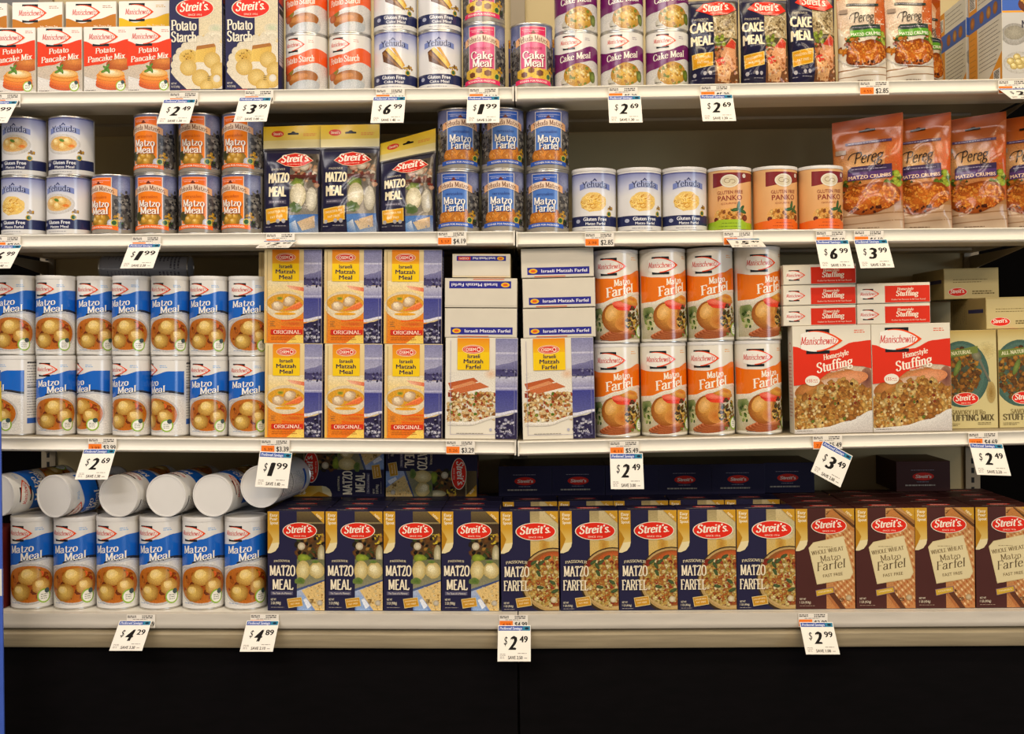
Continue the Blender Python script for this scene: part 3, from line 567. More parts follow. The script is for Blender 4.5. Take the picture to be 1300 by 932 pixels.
def art_osem_meal():
    a = Art(); W, H = 74, 121; a.rect(FP, 0, 0, W, H, '#dcc48e'); a.rect(FP, 0, 0, 51, H, '#e0cc98', '#e0a83c')
    a.rect(PI_, 3, 40, 51, 62, '#e4d4aa', '#e8c878'); a.rect(PI_, 3, 78, 51, H, '#dc8a2a', '#e07818'); a.rect(PI_, 22, 90, 51, H, '#e05a16', '#e2761c')
    a.poly(PI_, [(28, H), (50, 104), (51, H)], '#ecc85c'); a.ell(PI_, 38, 96, 20, 4, '#c8501a', '#dc8426')
    a.quad(PI_, [(28, 46), (51, 49), (51, 54), (34, 51)], ['#e8a888', '#dc6a3c', '#d8602f', '#e8b898'])
    a.ell(PI_, 27, 72, 26.5, 19, '#efe6d2', '#d9c7a2', 0, 34); a.ell(PI_, 27, 67, 25, 13.5, '#e8d9bc', '#d4c09a', 0, 32); a.ell(PI_, 27, 69, 24, 12, '#d99a1c', '#d49a30', 0, 30); a.scatter(PI_, 24, 27, 70, 20, 9, 1, 2.4, ['#e8b840', '#c8801c', '#e0a030'], 5)
    a.ell(PI_, 20, 63, 4, 2, '#5a6a24', '#a8a030'); ball(a, 17, 73, 8, '#e6d3b2', '#b8946a', 6.4, 0, 3); ball(a, 32, 67, 8.6, '#e4d0ae', '#b08a62', 6.2, -30, 5); a.poly(PI_, [(24, 79), (46, 67), (50, 72), (44, 77)], '#e2703a'); a.poly(PI_, [(24, 79), (46, 67), (47, 69)], '#ec8c54')
    a.ell(PI_, 27, 83, 14, 2, '#e08a20', '#e2a826'); sea(a, 51, W, 0, H)
    a.rect(FP, 10, 0, 45, 40, '#e07a18', '#ecc414'); a.rect(FP, 10, 18, 45, 41, '#ecc414')
    a.rect(FI, 3.5, 2, 4, H - 3, '#a8946a'); a.rect(FI, 70, 2, 70.4, H - 3, '#8a88a8')
    osem_logo(a, 27.5, 10, 13)
    for s, y, x0, x1, c in (('Israeli', 24, 19, 36, 5), ('Matzah', 31, 14.5, 40, 5.6), ('Meal', 38.3, 19, 36, 5.6)): a.text(TI, s, x0, x1, y, c, '#1e1648', 'sans', .03)
    a.rect(BD, 8.5, 103.4, 50, 110, '#c62a18'); a.text(BD, 'ORIGINAL', 12, 47, 109, 4.5, '#f0dcc0', 'pen', (1.5, .8))
    a.micro(FI, 8, 92, 14, 100, 3, '#8a6a40', 4, .4); a.micro(FI, 9, 112, 48, 117, 2, '#a85a1c', 6, .35); a.text(FI, 'NET WT', 54, 61, 109, 2.6, '#d8d6e0', 'sans', .015); a.text(FI, '16oz (454g)', 54, 67, 113.5, 2.8, '#d8d6e0', 'sans', .015)
    return a
def art_osem_farfel():
    a = Art(); W, H = 92, 130; a.rect(FP, 0, 0, W, H, '#ddd6c4'); a.rect(PI_, 3, 44, 64, 70, '#d9d2c2', '#e2dccc')
    a.ell(PI_, 58, 46, 10, 8, '#d8b08c', '#ddd6c4'); a.poly(PI_, [(3, 58), (36, 51), (42, 56), (6, 66)], '#b5582c'); a.poly(PI_, [(3, 68), (44, 57), (56, 63), (12, 73)], '#c0683a'); a.poly(PI_, [(8, 63), (34, 55), (40, 58), (10, 66)], '#d08a5a'); a.poly(PI_, [(3, 70), (20, 72), (18, 77), (3, 76)], '#8a3018')
    ok = lambda x, y: 3 < x < 63.5 and y > 70 and y < 108 - .06 * x and (y > 82 - .1 * x or x > 8)
    a.scatter(PI_, 420, 33, 88, 32, 20, 1.2, 3.2, ['#d8b478', '#e8d2a0', '#b8743c', '#c89a58', '#8a5a28', '#f0e2bc', '#a84a20', '#dcc08c', '#d9b47c'], 4, inside=ok, edge=.7)
    a.scatter(PI_, 16, 33, 88, 28, 18, 1, 2.6, ['#7c8a2c', '#5a7a24', '#a03418'], 9, inside=ok)
    a.band(PI_, 3, 64, fit([(3, 108), (30, 109), (64, 100)]), fit([(3, 113), (30, 113), (64, 104)]), '#eee9dd', '#c4bcae'); a.z += 1
    sea(a, 64, W, 0, H, 5); a.rect(FP, 15, 0, 56, 30, '#e28a1c', '#ecc414'); a.rect(FP, 15, 18, 56, 41, '#ecc414')
    a.rect(FI, 6, 3, 6.5, H - 5, '#a8a2b4'); a.rect(FI, 6, H - 6, 64, H - 5.5, '#a8a2b4'); a.rect(FI, 88, 3, 88.5, H - 5, '#8a88a8')
    osem_logo(a, 35, 14.5, 14)
    for s, y, x0, x1, c in (('Israeli', 27, 28, 44, 5), ('Matzah', 33.8, 23, 48, 5.6), ('Farfel', 41, 26, 45, 5.6)): a.text(TI, s, x0, x1, y - 1.4, c, '#1e1648', 'sans', .03)
    a.micro(FI, 14, 122, 58, 124, 1, '#8a8478', 6, .4); a.ell(FI, 58, 118, 1.8, 1.8, '#a8a8b8'); a.text(FI, 'NET WT', 70, 78, 117, 2.6, '#d8d6e0', 'sans', .015); a.text(FI, '16oz (454g)', 70, 84, 121.5, 2.8, '#d8d6e0', 'sans', .015)
    return a
def art_osem_end():
    a = Art(); a.rect('end_print', 0, 0, 92, 38, '#d2cab8'); a.rect('end_print', 7, 24.5, 87, 34.8, '#2a2a86'); E = 'end_lettering'
    a.ell(E, 14.5, 29.6, 5.6, 3.4, '#e6b21c'); a.ell(E, 14.5, 29.6, 3.2, 1.8, '#d8582c'); a.text(E, 'Israeli Matzah Farfel', 25, 84, 31.8, 4.6, '#e8e6ea', 'sans', .025); a.rect('end_print', 16, 36.8, 56, 38, '#cc5a2c')
    return a
def art_stuffing():
    a = Art(); W, H = 100, 136; a.rect(FP, 0, 0, W, H, '#e0d9c6'); a.micro(FI, 79, 5, 95, 10, 2, '#d8603c', 2, .6)
    a.rect(PI_, 0, 50, W, H, '#c8b094', '#cfc6ba'); a.ell(PI_, 94, 68, 9, 14, '#5a2c2c', '#9a6a50'); a.ell(PI_, 66, 58, 9, 4, '#6f8a3c', '#a08a5a')
    a.ell(PI_, 52, 72, 36, 17, '#c88e5c', '#b4703a', -8, 26); a.ell(PI_, 72, 67, 24, 9, '#d89a70', '#cc8050', -6, 22); a.ell(PI_, 44, 76, 22, 9, '#d9c0a8', '#c09878', -14, 18); a.ell(PI_, 20, 80, 20, 10, '#c08044', '#9a5a24', -20, 18)
    ok = lambda x, y: 0 < x < W and y > 92 - 24 * math.exp(-((x - 62) / 34) ** 2) and y < 130 - max(0, (x - 20)) ** 1.25 * .09
    a.band(PI_, 0, W, fit([(0, 92), (30, 78), (60, 70), (W, 80)]), fit([(0, 130), (40, 128), (W, 110)]), '#a87030')
    a.scatter(PI_, 170, 50, 98, 50, 34, 3.4, 7.0, ['#d8a854', '#c89040', '#dcb262', '#b87a30', '#c4883a', '#e2c078', '#a86a2a'], 4, inside=ok, edge=.4, wob=.8); a.scatter(PI_, 220, 50, 98, 50, 34, 1.0, 2.6, ['#e2bc70', '#c89040', '#e8cc90', '#b87a30', '#8a5020'], 14, inside=ok, edge=.6)
    a.scatter(PI_, 20, 50, 98, 46, 30, 1.0, 2.4, ['#6a7a28', '#8a3018', '#4a2c14', '#a83c1c'], 8, inside=ok)
    a.band(PI_, 0, W, fit([(0, 131), (36, 129), (70, 121), (W, 108)]), H, '#d8d4cc', '#b9b2ac')
    f1 = fit([(0, 25), (26, 33), (52, 31), (78, 21), (W, 19)]); f2 = fit([(0, 75), (24, 72), (50, 58), (72, 51), (88, 52), (W, 55)])
    a.band(FP, 0, W, f1, f2, '#d62f16'); a.z += 2
    manis_logo(a, 36, 19, 56)
    a.text(TI, 'Homestyle', 39, 72, 43.2, 6.6, '#f2e6d0', 'pen', (1.9, .8), .15, 11); a.text(TI, 'Stuffing', 30, 77, 59.5, 12, '#f4ead6', 'pen', (1.95, .75), .15, 11); a.text(FI, 'Matzo Stuffing Mix', 48, 71, 59.5, 2.8, '#f0dcc4', 'sans', .01, 0, 11)
    a.ell(BD, 24, 69, 9.5, 6.6, '#e8e0ce', n=20); a.text(BD, '155', 17, 24, 71, 4.2, '#c8281a', 'sans', .02); a.micro(BD, 25, 67, 31, 72, 2, '#c85a44', 3, .4); a.micro(FI, 3, 131, 24, 134, 1, '#6c6458', 4, .4)
    return a
def art_stuffing_end():
    a = Art(); E = 'end_print'; a.rect(E, 0, 0, 98, 25, '#e0d9c6'); a.rect(E, 37, 1.5, 98, 25, '#d62f16')
    b = Art(); manis_logo(b, 0, 0, 27)
    a.z += 1
    for p in b.f[LG]: a.f.setdefault('end_logo', []).append([(v[0] + 16, v[1] + 12.5, v[2] + a.z) + v[3:] for v in p])
    a.z += b.z
    a.text('end_lettering', 'Homestyle', 54, 76, 8, 3.8, '#f0e2c8', 'pen', (1.9, .8), .1); a.text('end_lettering', 'Stuffing', 52, 82, 16, 7, '#f2e6d0', 'pen', (2.3, .9), .12); a.text('end_lettering', 'Kosher for Passover & All Year Round', 46, 92, 22, 2.2, '#f0d4bc', 'sans', .01)
    return a
def art_savory():
    a = Art(); W, H = 74, 126; a.rect(FP, 0, 0, W, H, '#c9bb84'); a.rect(FP, 0, 0, W, 14, '#b59a56', '#c9bb84'); a.ell(PI_, 62, 26, 12, 12, '#b8a468', '#c9bb84')
    a.ell(PI_, 28, 56, 36, 43, '#55766a', '#3f5c50', 0, 34); a.ell(PI_, 27, 55, 31, 38, '#3c3a24', '#4c6a5c', 0, 32)
    a.scatter(PI_, 330, 25, 56, 27, 34, 1.5, 3.8, ['#8a5a1c', '#a86c26', '#6a4418', '#b8822e', '#553612', '#7a4a1a', '#6a6428'], 4, edge=.55)
    a.ell(PI_, 23, 48, 3.6, 11, '#7a8a3c', '#55682c', 22); a.ell(PI_, 48, 32, 6, 8, '#8a8468', '#5a5a44', -30); a.poly(PI_, [(50, 38), (53, 37), (68, 70), (66, 72)], '#6d6a58'); a.ell(PI_, 66, 80, 6, 14, '#8a6a2c', '#b0985c')
    a.band(FP, 0, 50, fit([(0, 26), (24, 24), (50, 20)]), fit([(0, 36), (24, 33), (50, 29)]), '#6d7a34'); a.text(FI, 'ALL NATURAL', 4, 42, 32.5, 4.4, '#e4ddb4', 'pen', (1.7, .9), 0, 5)
    streits_logo(a, 33, 88, 17, 8.4); a.text(TI, 'SAVORY HERB', 14, 58, 108, 5.6, '#7c6c40', 'pen', (1.6, .6)); a.text(TI, 'STUFFING MIX', 4, 69, 116, 7.4, '#52462a', 'pen', (1.9, .7))
    a.micro(FI, 4, 119, 26, 123, 2, '#7a6c44', 4, .4); a.micro(FI, 48, 118, 68, 122, 2, '#7a6c44', 5, .4)
    return a
def art_savory_end():
    a = Art(); E = 'end_print'; a.rect(E, 0, 0, 74, 40, '#c4b27c'); a.micro('end_lettering', 12, 12, 62, 19, 2, '#7a6a3c', 3, .5); a.micro('end_lettering', 38, 29, 70, 35, 2, '#6a5a30', 5, .9)
    streits_logo(a, 18, 31, 13, 6, prt='end_logo', tiny=False); return a
def streits_frame(a, base, W=74, H=128):
    a.rect(FP, 0, 0, W, H, base)
def streits_gold(a, H=128):
    a.poly(FP, [(0, 0), (15, 0), (15, 40), (14, 46), (10, 51.5), (4, 54), (0, 54)], '#c8962a'); a.rect(FP, 0, 22, 15, 42, '#c8962a', '#d8bc6c')
    a.poly(FP, [(0, 42), (15, 40), (14, 46), (10, 51.5), (4, 54), (0, 54)], '#e0d0a0'); a.poly(FP, [(0, 24), (4, 30), (7, 36), (4, 44), (0, 52)], '#b07c18')
    for i, s in enumerate(('Easy', 'Pour', 'Spout')): a.text(FI, s, 3, 13 if i < 2 else 14, 6.5 + i * 5, 4, '#f0e6c8', 'sans', .03)
    a.poly(FP, [(57, 0), (74, 0), (74, 16)], '#c8962a'); a.text(FI, 'NEW', 63, 72, 5, 3, '#f0e4c0', 'sans', .02, 0, -42)
def streits_foot(a, y, x):
    a.poly(BD, [(x, y), (x + 19, y - 2.5), (x + 21, y + 9), (x + 2, y + 12)], '#d9c58a'); a.poly(BD, [(x + .7, y + .7), (x + 18.4, y - 1.7), (x + 20.2, y + 8.5), (x + 2.5, y + 11.2)], '#c08a24'); a.text(BD, 'CHOLESTEROL', x + 2.5, x + 18, y + 4.2, 2, '#f0e0b0', 'sans', .01, 0, 7); a.text(BD, 'FAT FREE', x + 5, x + 17, y + 8, 2.2, '#f0e0b0', 'sans', .01, 0, 7)
def art_streits_meal():
    a = Art(); W, H = 74, 128; streits_frame(a, '#24223f')
    a.rect(PI_, 38, 0, W, 14, '#6a5a38', '#4a3c28'); a.rect(PI_, 38, 14, W, 60, '#3a2c20', '#5a4022'); a.rect(PI_, 38, 14, W, 16, '#8a7a52')
    ok = lambda x, y: 38.5 < x < 73; a.scatter(PI_, 60, 56, 42, 18, 22, 1.5, 4.5, ['#2c2418', '#6a4420', '#8a3c1c', '#3c4a24', '#a87a34', '#1c1812', '#7a5a2c'], 3, inside=ok)
    a.ell(PI_, 44, 45, 5, 5, '#d8cfb4', '#a89878'); a.ell(PI_, 70, 56, 5, 13, '#d4c9a4', '#8a8058'); a.scatter(PI_, 12, 68, 36, 5, 6, 1, 2.2, ['#c8a82c', '#e0c040'], 5, inside=ok)
    a.rect(PI_, 38, 62, W, H, '#6a6a48', '#a09a7c'); a.ell(PI_, 47, 60, 8, 5, '#9aa838', '#6a7a24', 0, 14, .4, 2)
    a.ell(PI_, 46, 76, 9, 12.5, '#e2d6a2', '#b8a05c', 4, 22); ball(a, 64, 76, 10.5, '#e4d8a8', '#b49c5a', 10.5, 0, 5); a.ell(PI_, 43, 90, 7, 5, '#4c6a2c', '#6a7a3c', 0, 14, .5, 4); a.ell(PI_, 62, 65, 5, 2, '#55702c', '#6a7a3c')
    a.quad(PI_, [(38, 100), (W, 88), (W, 92), (38, 104)], ['#4c5a80', '#3c4a74', '#3c4a74', '#4c5a80']); a.quad(PI_, [(38, 103), (W, 91), (W, H), (38, H)], ['#a8b4cc', '#c9ccd0', '#7c94c0', '#5a7ab4'])
    a.poly(PI_, [(44, 102), (W, 90), (W, H), (62, H)], '#d9b978'); a.scatter(PI_, 60, 62, 110, 14, 18, .5, 1.6, ['#b88a40', '#ecd8a8', '#c89c54', '#e2c890'], 6, inside=lambda x, y: 46 + (y - 102) * .7 < x < 73 and y > 101 - (x - 44) * .36 and y < H - 1)
    a.poly(PI_, [(38, 112), (46, 108), (58, H), (40, H)], '#8aa4cc'); a.quad(PI_, [(46, 114), (50, 112), (57, 122), (52, 126)], ['#dfe3ea'] * 4)
    streits_gold(a); a.z += 2; streits_logo(a, 42, 25, 22.5, 10.8)
    a.text(FI, 'PASSOVER', 8, 29, 65, 2.6, '#d8cca8', 'pen', (1.6, .8), 0, bend=lambda t: (t - .5) ** 2 * 3); a.text(TI, 'MATZO', 2.5, 36, 83, 13, '#ecdfc2', 'pen', (2.2, 1.15), 0, serif=.25); a.text(TI, 'MEAL', 6, 33, 101, 13, '#ecdfc2', 'pen', (2.2, 1.15), 0, serif=.25)
    a.rect(FI, 4, 103.4, 33, 108, '#5c5870'); a.text(FI, 'The Taste of a Memory', 6, 31, 107, 2.6, '#d0cabc', 'sans', .015); a.text(FI, 'NET WT', 4, 11, 115, 2.8, '#cfc6b0', 'sans', .02); a.text(FI, '2 LB (908g)', 4, 17, 120, 3.6, '#cfc6b0', 'sans', .02); a.micro(FI, 4, 123, 22, 125, 1, '#a8a094', 3, .3)
    streits_foot(a, 113, 25); a.ell(BD, 68, 118, 3.6, 3.6, '#c8bfae', '#a89c84'); a.micro(BD, 55, 113, 60, 119, 3, '#5a4a30', 3, .5)
    return a
def art_streits_farfel():
    a = Art(); W, H = 74, 128; streits_frame(a, '#24223f'); a.rect(PI_, 38, 0, W, 66, '#c4b284', '#cda850'); a.rect(PI_, 38, 0, 50, 16, '#a08e62', '#b4a270')
    a.ell(PI_, 66, 24, 9, 12, '#a8ae7c', '#c4b284'); a.ell(PI_, 56, 44, 7, 14, '#b07c2c', '#cda850'); a.ell(PI_, 62, 34, 10, 5, '#ddd2b0', '#c4b284')
    ok = lambda x, y: 0 < x < W and y < H - .5
    a.ell(PI_, 67, 90, 43, 43, '#5c4424', '#33261a', 0, 40); a.ell(PI_, 67, 89, 41, 40.5, '#8a6a34', '#a88a54', 0, 40); a.ell(PI_, 67, 88, 39.5, 38.5, '#cdb88c', '#b89a62', 0, 40); a.ell(PI_, 67, 87, 37.5, 36, '#a86c30', '#8a5226', 0, 36)
    a.ell(PI_, 64, 62, 17, 9, '#c87038', '#a84c20', -14, 20); a.ell(PI_, 38, 70, 6, 7, '#8a2c1c', '#6a2418'); a.scatter(PI_, 460, 66, 92, 37, 33, 1.1, 3.0, ['#dcbc6c', '#c89a48', '#e2ca84', '#b8682c', '#c8a050', '#a89040', '#d0ac58', '#ead8a0', '#a8442a', '#8a3a1c'], 4, inside=lambda x, y: ok(x, y) and ((x - 67) / 36) ** 2 + ((y - 91) / 32) ** 2 < 1, edge=.5)
    for x, y, r in ((47, 71, 60), (52, 66, -35), (60, 60, -30), (48, 80, 65), (42, 66, -30), (50, 98, 10), (66, 92, 30), (69, 103, -20)): a.ell(PI_, x, y, 4.8, 2.2, '#4c5e34', '#38482a', r, 12, .25, x)
    streits_gold(a); a.z += 2; streits_logo(a, 45, 26, 26, 11.6)
    a.text(FI, 'PASSOVER', 6, 34, 66.5, 3.4, '#d8cca8', 'pen', (1.7, .8), 0, bend=lambda t: (t - .5) ** 2 * 5); a.text(TI, 'MATZO', 4, 36, 84, 13, '#ecdfc2', 'pen', (2.1, .75), 0, serif=.8); a.text(TI, 'FARFEL', 3, 35, 102, 13, '#ecdfc2', 'pen', (2.1, .75), 0, serif=.8)
    a.text(FI, 'NET WT', 3, 10, 119, 2.6, '#cfc6b0', 'sans', .02); a.text(FI, '1 LB (454g)', 3, 15, 123, 2.8, '#cfc6b0', 'sans', .02); a.micro(FI, 3, 125, 18, 126.5, 1, '#a8a094', 3, .3)
    streits_foot(a, 112, 18); a.ell(BD, 67, 114, 4, 4, '#d8ccae', '#b8a880')
    return a
def art_streits_ww():
    a = Art(); W, H = 74, 128; streits_frame(a, '#4a2622'); a.rect(PI_, 38, 0, W, H, '#c09058', '#b87c48')
    for i in range(26):
        for j in range(9):
            x, y = 40 + j * 4.4 + i * .9 - 8, 14 + i * 4.6 + j * 1.6
            if 38.5 < x < 73 and y < H - 2: a.ell(PI_, x, y, 2.1, 1.1, ['#a85c30', '#d8ac74', '#b46a38', '#e2c090'][(i * 3 + j) % 4], None, 60, 8, dz=((i * 9 + j) % 60) * .05)
    a.z += 3
    for k in range(3): a.poly(PI_, [(38, 4 + k * 3), (50 - k * 2, 0), (74, 16 + k * 5), (74, 20 + k * 5)], ['#9a6a34', '#5c3a1c', '#b8783c'][k])
    a.poly(PI_, [(38, 104), (44, 102), (62, H), (54, H)], '#5c3420'); a.poly(PI_, [(38, 110), (41, 109), (55, H), (50, H)], '#a8683a')
    streits_gold(a); a.z += 2
    a.poly(FP, [(16, 50), (22, 43), (60, 35), (72, 82), (68, 90), (26, 97)], '#d2c08e'); a.poly(FP, [(17, 50), (22.5, 44), (59.5, 36), (71, 82), (67.5, 89), (26.5, 96)], '#d9ca9c')
    a.micro(FI, 28, 48, 47, 50, 1, '#8a7a54', 3, .4); a.text(TI, 'WHOLE WHEAT', 20, 61, 59.5, 5, '#6a5634', 'pen', (1.7, .7), 0, 9); a.text(TI, 'Matzo', 31, 57, 68, 7.6, '#6c5a3c', 'pen', (1.25, .45), 0, 8, serif=.6); a.text(TI, 'Farfel', 26, 63, 80, 11, '#5a4a32', 'pen', (1.25, .45), .15, 8, serif=.6); a.text(FI, 'FAST FREE', 34, 59, 88, 4, '#6a5634', 'sans', .01, 0, 7)
    streits_logo(a, 42, 22, 22.5, 10.6); a.z += 1
    a.poly(BD, [(24, 104), (47, 100), (48, 107.5), (25, 112.5)], '#7a5a6a'); a.poly(BD, [(24.8, 104.8), (46.2, 101), (47.2, 107), (25.6, 111.7)], '#c8a234'); a.text(BD, 'CHOLESTEROL', 28, 45, 108, 2.2, '#f0e0b0', 'sans', .01, 0, 9)
    a.text(FI, 'NET WT', 4, 12, 116.5, 2.6, '#cfc0a8', 'sans', .02); a.text(FI, '1 LB (454g)', 4, 18, 121, 3.2, '#cfc0a8', 'sans', .02); a.micro(FI, 4, 123, 25, 125, 1, '#a8907c', 3, .3); a.ell(BD, 66, 114, 3.8, 3.8, '#c8b490', '#a88c64'); a.micro(BD, 54, 114, 60, 119, 3, '#4a3020', 3, .5)
    return a
def art_streits_top(base, gold=False):
    a = Art(); T = 'top_print'; a.rect(T, 0, 0, 74, 42, base); a.micro(T, 20, 10, 54, 12, 1, '#8a8490', 3, .4); a.micro(T, 12, 31, 62, 36, 1, '#b4aa98', 5, 1.0)
    a.ell('top_logo', 37, 20.5, 15, 6, '#d0281a', n=22); a.text('top_logo', "Streit's", 26, 48, 22.6, 4.4, '#e8dcc8', 'pen', (2.4, 1.1), .2); a.micro(T, 28, 27.5, 46, 29.5, 1, '#8a8490', 4, .5)
    return a
def pouch_frame_meal(cake):
    """clear pouch; width 76, height 134"""
    a = Art(); W, H = (74, 112) if cake else (76, 134); y0 = 0 if cake else 32
    a.rect(FP, 0, 0, W, H, '#34323e', '#262434')
    xs = 36; PB = y0 + 14
    a.rect(PI_, xs, y0 + 4, W - 4, H, '#4a4034', '#8a8478')
    ok = lambda x, y: xs + 1 < x < W - 5
    if cake:
        a.rect(PI_, xs, 16, W - 3, 52, '#a08c64', '#b49c70'); a.scatter(PI_, 130, 56, 34, 19, 18, 1, 2.4, ['#c8b48a', '#8a7450', '#dccca4', '#a08a60', '#6a5638'], 3, inside=ok)
        a.rect(PI_, xs, 52, W - 3, H, '#4a4428', '#7a4a2c'); a.scatter(PI_, 14, 44, 58, 7, 9, 2, 3.6, ['#8a9a34', '#a8b048', '#6a7a24'], 4, inside=ok); a.scatter(PI_, 20, 44, 74, 8, 9, 2, 4, ['#a8502c', '#c87a48', '#8a3418', '#d89a6a'], 5, inside=ok)
        a.poly(PI_, [(44, 74), (60, 52), (68, 56), (66, 92), (56, 98)], '#d09468'); a.poly(PI_, [(50, 64), (62, 54), (68, 58), (66, 66)], '#c8402c'); a.poly(PI_, [(38, 82), (48, 78), (60, 92), (56, 108), (40, 106)], '#d8a470'); a.poly(PI_, [(38, 80), (48, 76), (52, 84), (42, 88)], '#c83c2c')
        a.scatter(PI_, 50, 54, 92, 14, 16, .8, 2.2, ['#e2b488', '#b8703c', '#e8c8a0', '#c8845a'], 7, inside=ok)
    else:
        a.scatter(PI_, 40, 56, 58, 20, 18, 2, 5, ['#d8c4ac', '#a8805c', '#7a3020', '#5a4a34', '#c89a7c', '#3c3024'], 3, inside=ok)
        a.ell(PI_, 44, 52, 6, 6, '#d8b49c', '#8a6048'); a.ell(PI_, 54, 51, 7, 6, '#ddd0bc', '#9a8468'); a.rect(PI_, xs, 62, W - 6, 68, '#5c241c', '#3c2018'); a.ell(PI_, 46, 74, 9, 7, '#8a9a3c', '#4c5c24', 0, 14, .4, 3)
        a.ell(PI_, 47, 88, 10, 15, '#e6dfc6', '#b4a884', 0, 22); a.ell(PI_, 64, 92, 7, 15, '#dcd6c4', '#a49c88', 0, 20); a.ell(PI_, 44, 102, 8, 6, '#3f5a2c', '#5a6a3c', 0, 14, .5, 5)
        a.quad(PI_, [(xs, 112), (W - 4, 110), (W - 4, H), (xs, H)], ['#4c78b4', '#3c64a4', '#9aa0a8', '#5a8ac0']); a.quad(PI_, [(46, 120), (W - 8, 112), (W - 8, 126), (52, 130)], ['#d8bc98', '#c9a880', '#b8a48c', '#d8c4a4']); a.quad(PI_, [(xs, 122), (44, 118), (48, H), (xs, H)], ['#6a9cd0', '#dfe4ea', '#5a8ac0', '#3c6aac'])
    a.rect(FP, 5, y0 + 2, xs, H, '#201e38')
    tx = (3, 35) if cake else (8, 36); t1, t2 = ('CAKE', 'MEAL') if cake else ('MATZO', 'MEAL'); yy = 44 if cake else 72
    a.text(FI, 'PASSOVER', tx[0] + 4, tx[1] - 6, yy - 16, 2.4, '#b8ae98', 'pen', (1.6, .8)); a.text(TI, t1, tx[0], tx[1], yy, 13, '#e9dcb8', 'sans', .045); a.text(TI, t2, tx[0] + 1, tx[1] - (0 if cake else 4), yy + 17, 13, '#e9dcb8', 'sans', .045)
    yb = 70 if cake else 101
    if not cake: a.rect(FI, 9, 93, 32, 98, '#4a4658'); a.micro(FI, 10, 94, 31, 97, 1, '#9a94a0', 3, .7)
    a.poly(BD, [(5, yb + 3), (34, yb), (34, yb + 17), (6, yb + 21)], '#e0c068'); a.poly(BD, [(6, yb + 4), (33, yb + 1), (33, yb + 16), (7, yb + 19.8)], '#d99a1c'); a.text(BD, 'CHOLESTEROL FREE', 8, 31, yb + 9, 2.8, '#f2e2b0', 'sans', .015, 0, 5); a.text(BD, 'FAT FREE', 12, 28, yb + 15, 3, '#f2e2b0', 'sans', .015, 0, 5)
    for x, y in ((9, H - 14), (22, H - 15), (29, H - 15)): a.ell(BD, x, y, 2.4, 2.4, '#a8a4a8'); a.micro(FI, x - 4, y + 4, x + 4, y + 7, 1, '#8a8690', 3, .5)
    if cake: a.z += 1; a.poly(LG, [(12, 14), (24, 5), (44, 3), (62, 7), (70, 15), (56, 22), (34, 22)], '#d83020'); a.text(LG, "Streit's.", 22, 60, 16.5, 10, '#f0d8c8', 'pen', (2.4, 1.1), .2, 2); a.micro(LG, 32, 18, 50, 20, 1, '#f0c8b0', 3, .3)
    else:
        a.rect(FP, 0, 0, W, y0 - 6, '#e0b81c', '#d8c060'); a.rect(FP, 0, y0 - 14, W, y0 - 4, '#d9c888', '#cfc498'); a.rect(FP, 0, y0 - 4, W, y0 - 1, '#6a6458', '#2c2a34'); a.ell('header_logo', 19, 10, 8, 4, '#d04030', n=18); a.text('header_logo', "Streit's", 13.5, 25, 11.4, 3, '#f0d8b8', 'pen', (2.2, 1)); a.micro(FI, 52, 10, 70, 14, 2, '#d89040', 3, .6)
        a.poly('hang_hole', [(32, 9.5), (36, 9), (38, 7.5), (40, 7.5), (42, 9), (46, 9.5), (46, 11.5), (32, 11.5)], '#0c0a0a')
        a.z += 1; a.poly(LG, [(18, 45), (28, 37), (42, 34.5), (56, 37), (66, 45), (54, 51), (42, 53), (30, 51)], '#e8c8a8'); a.poly(LG, [(19, 45), (28.5, 37.8), (42, 35.2), (55.5, 37.8), (65, 45), (54, 50.4), (42, 52.2), (30, 50.4)], '#cc2c20'); a.text(LG, "Streit's.", 24, 61, 46.6, 9, '#f0e0d0', 'pen', (2.4, 1.1), .2, 2); a.micro(LG, 32, 48, 52, 50, 1, '#f0c8b0', 3, .3)
    return a
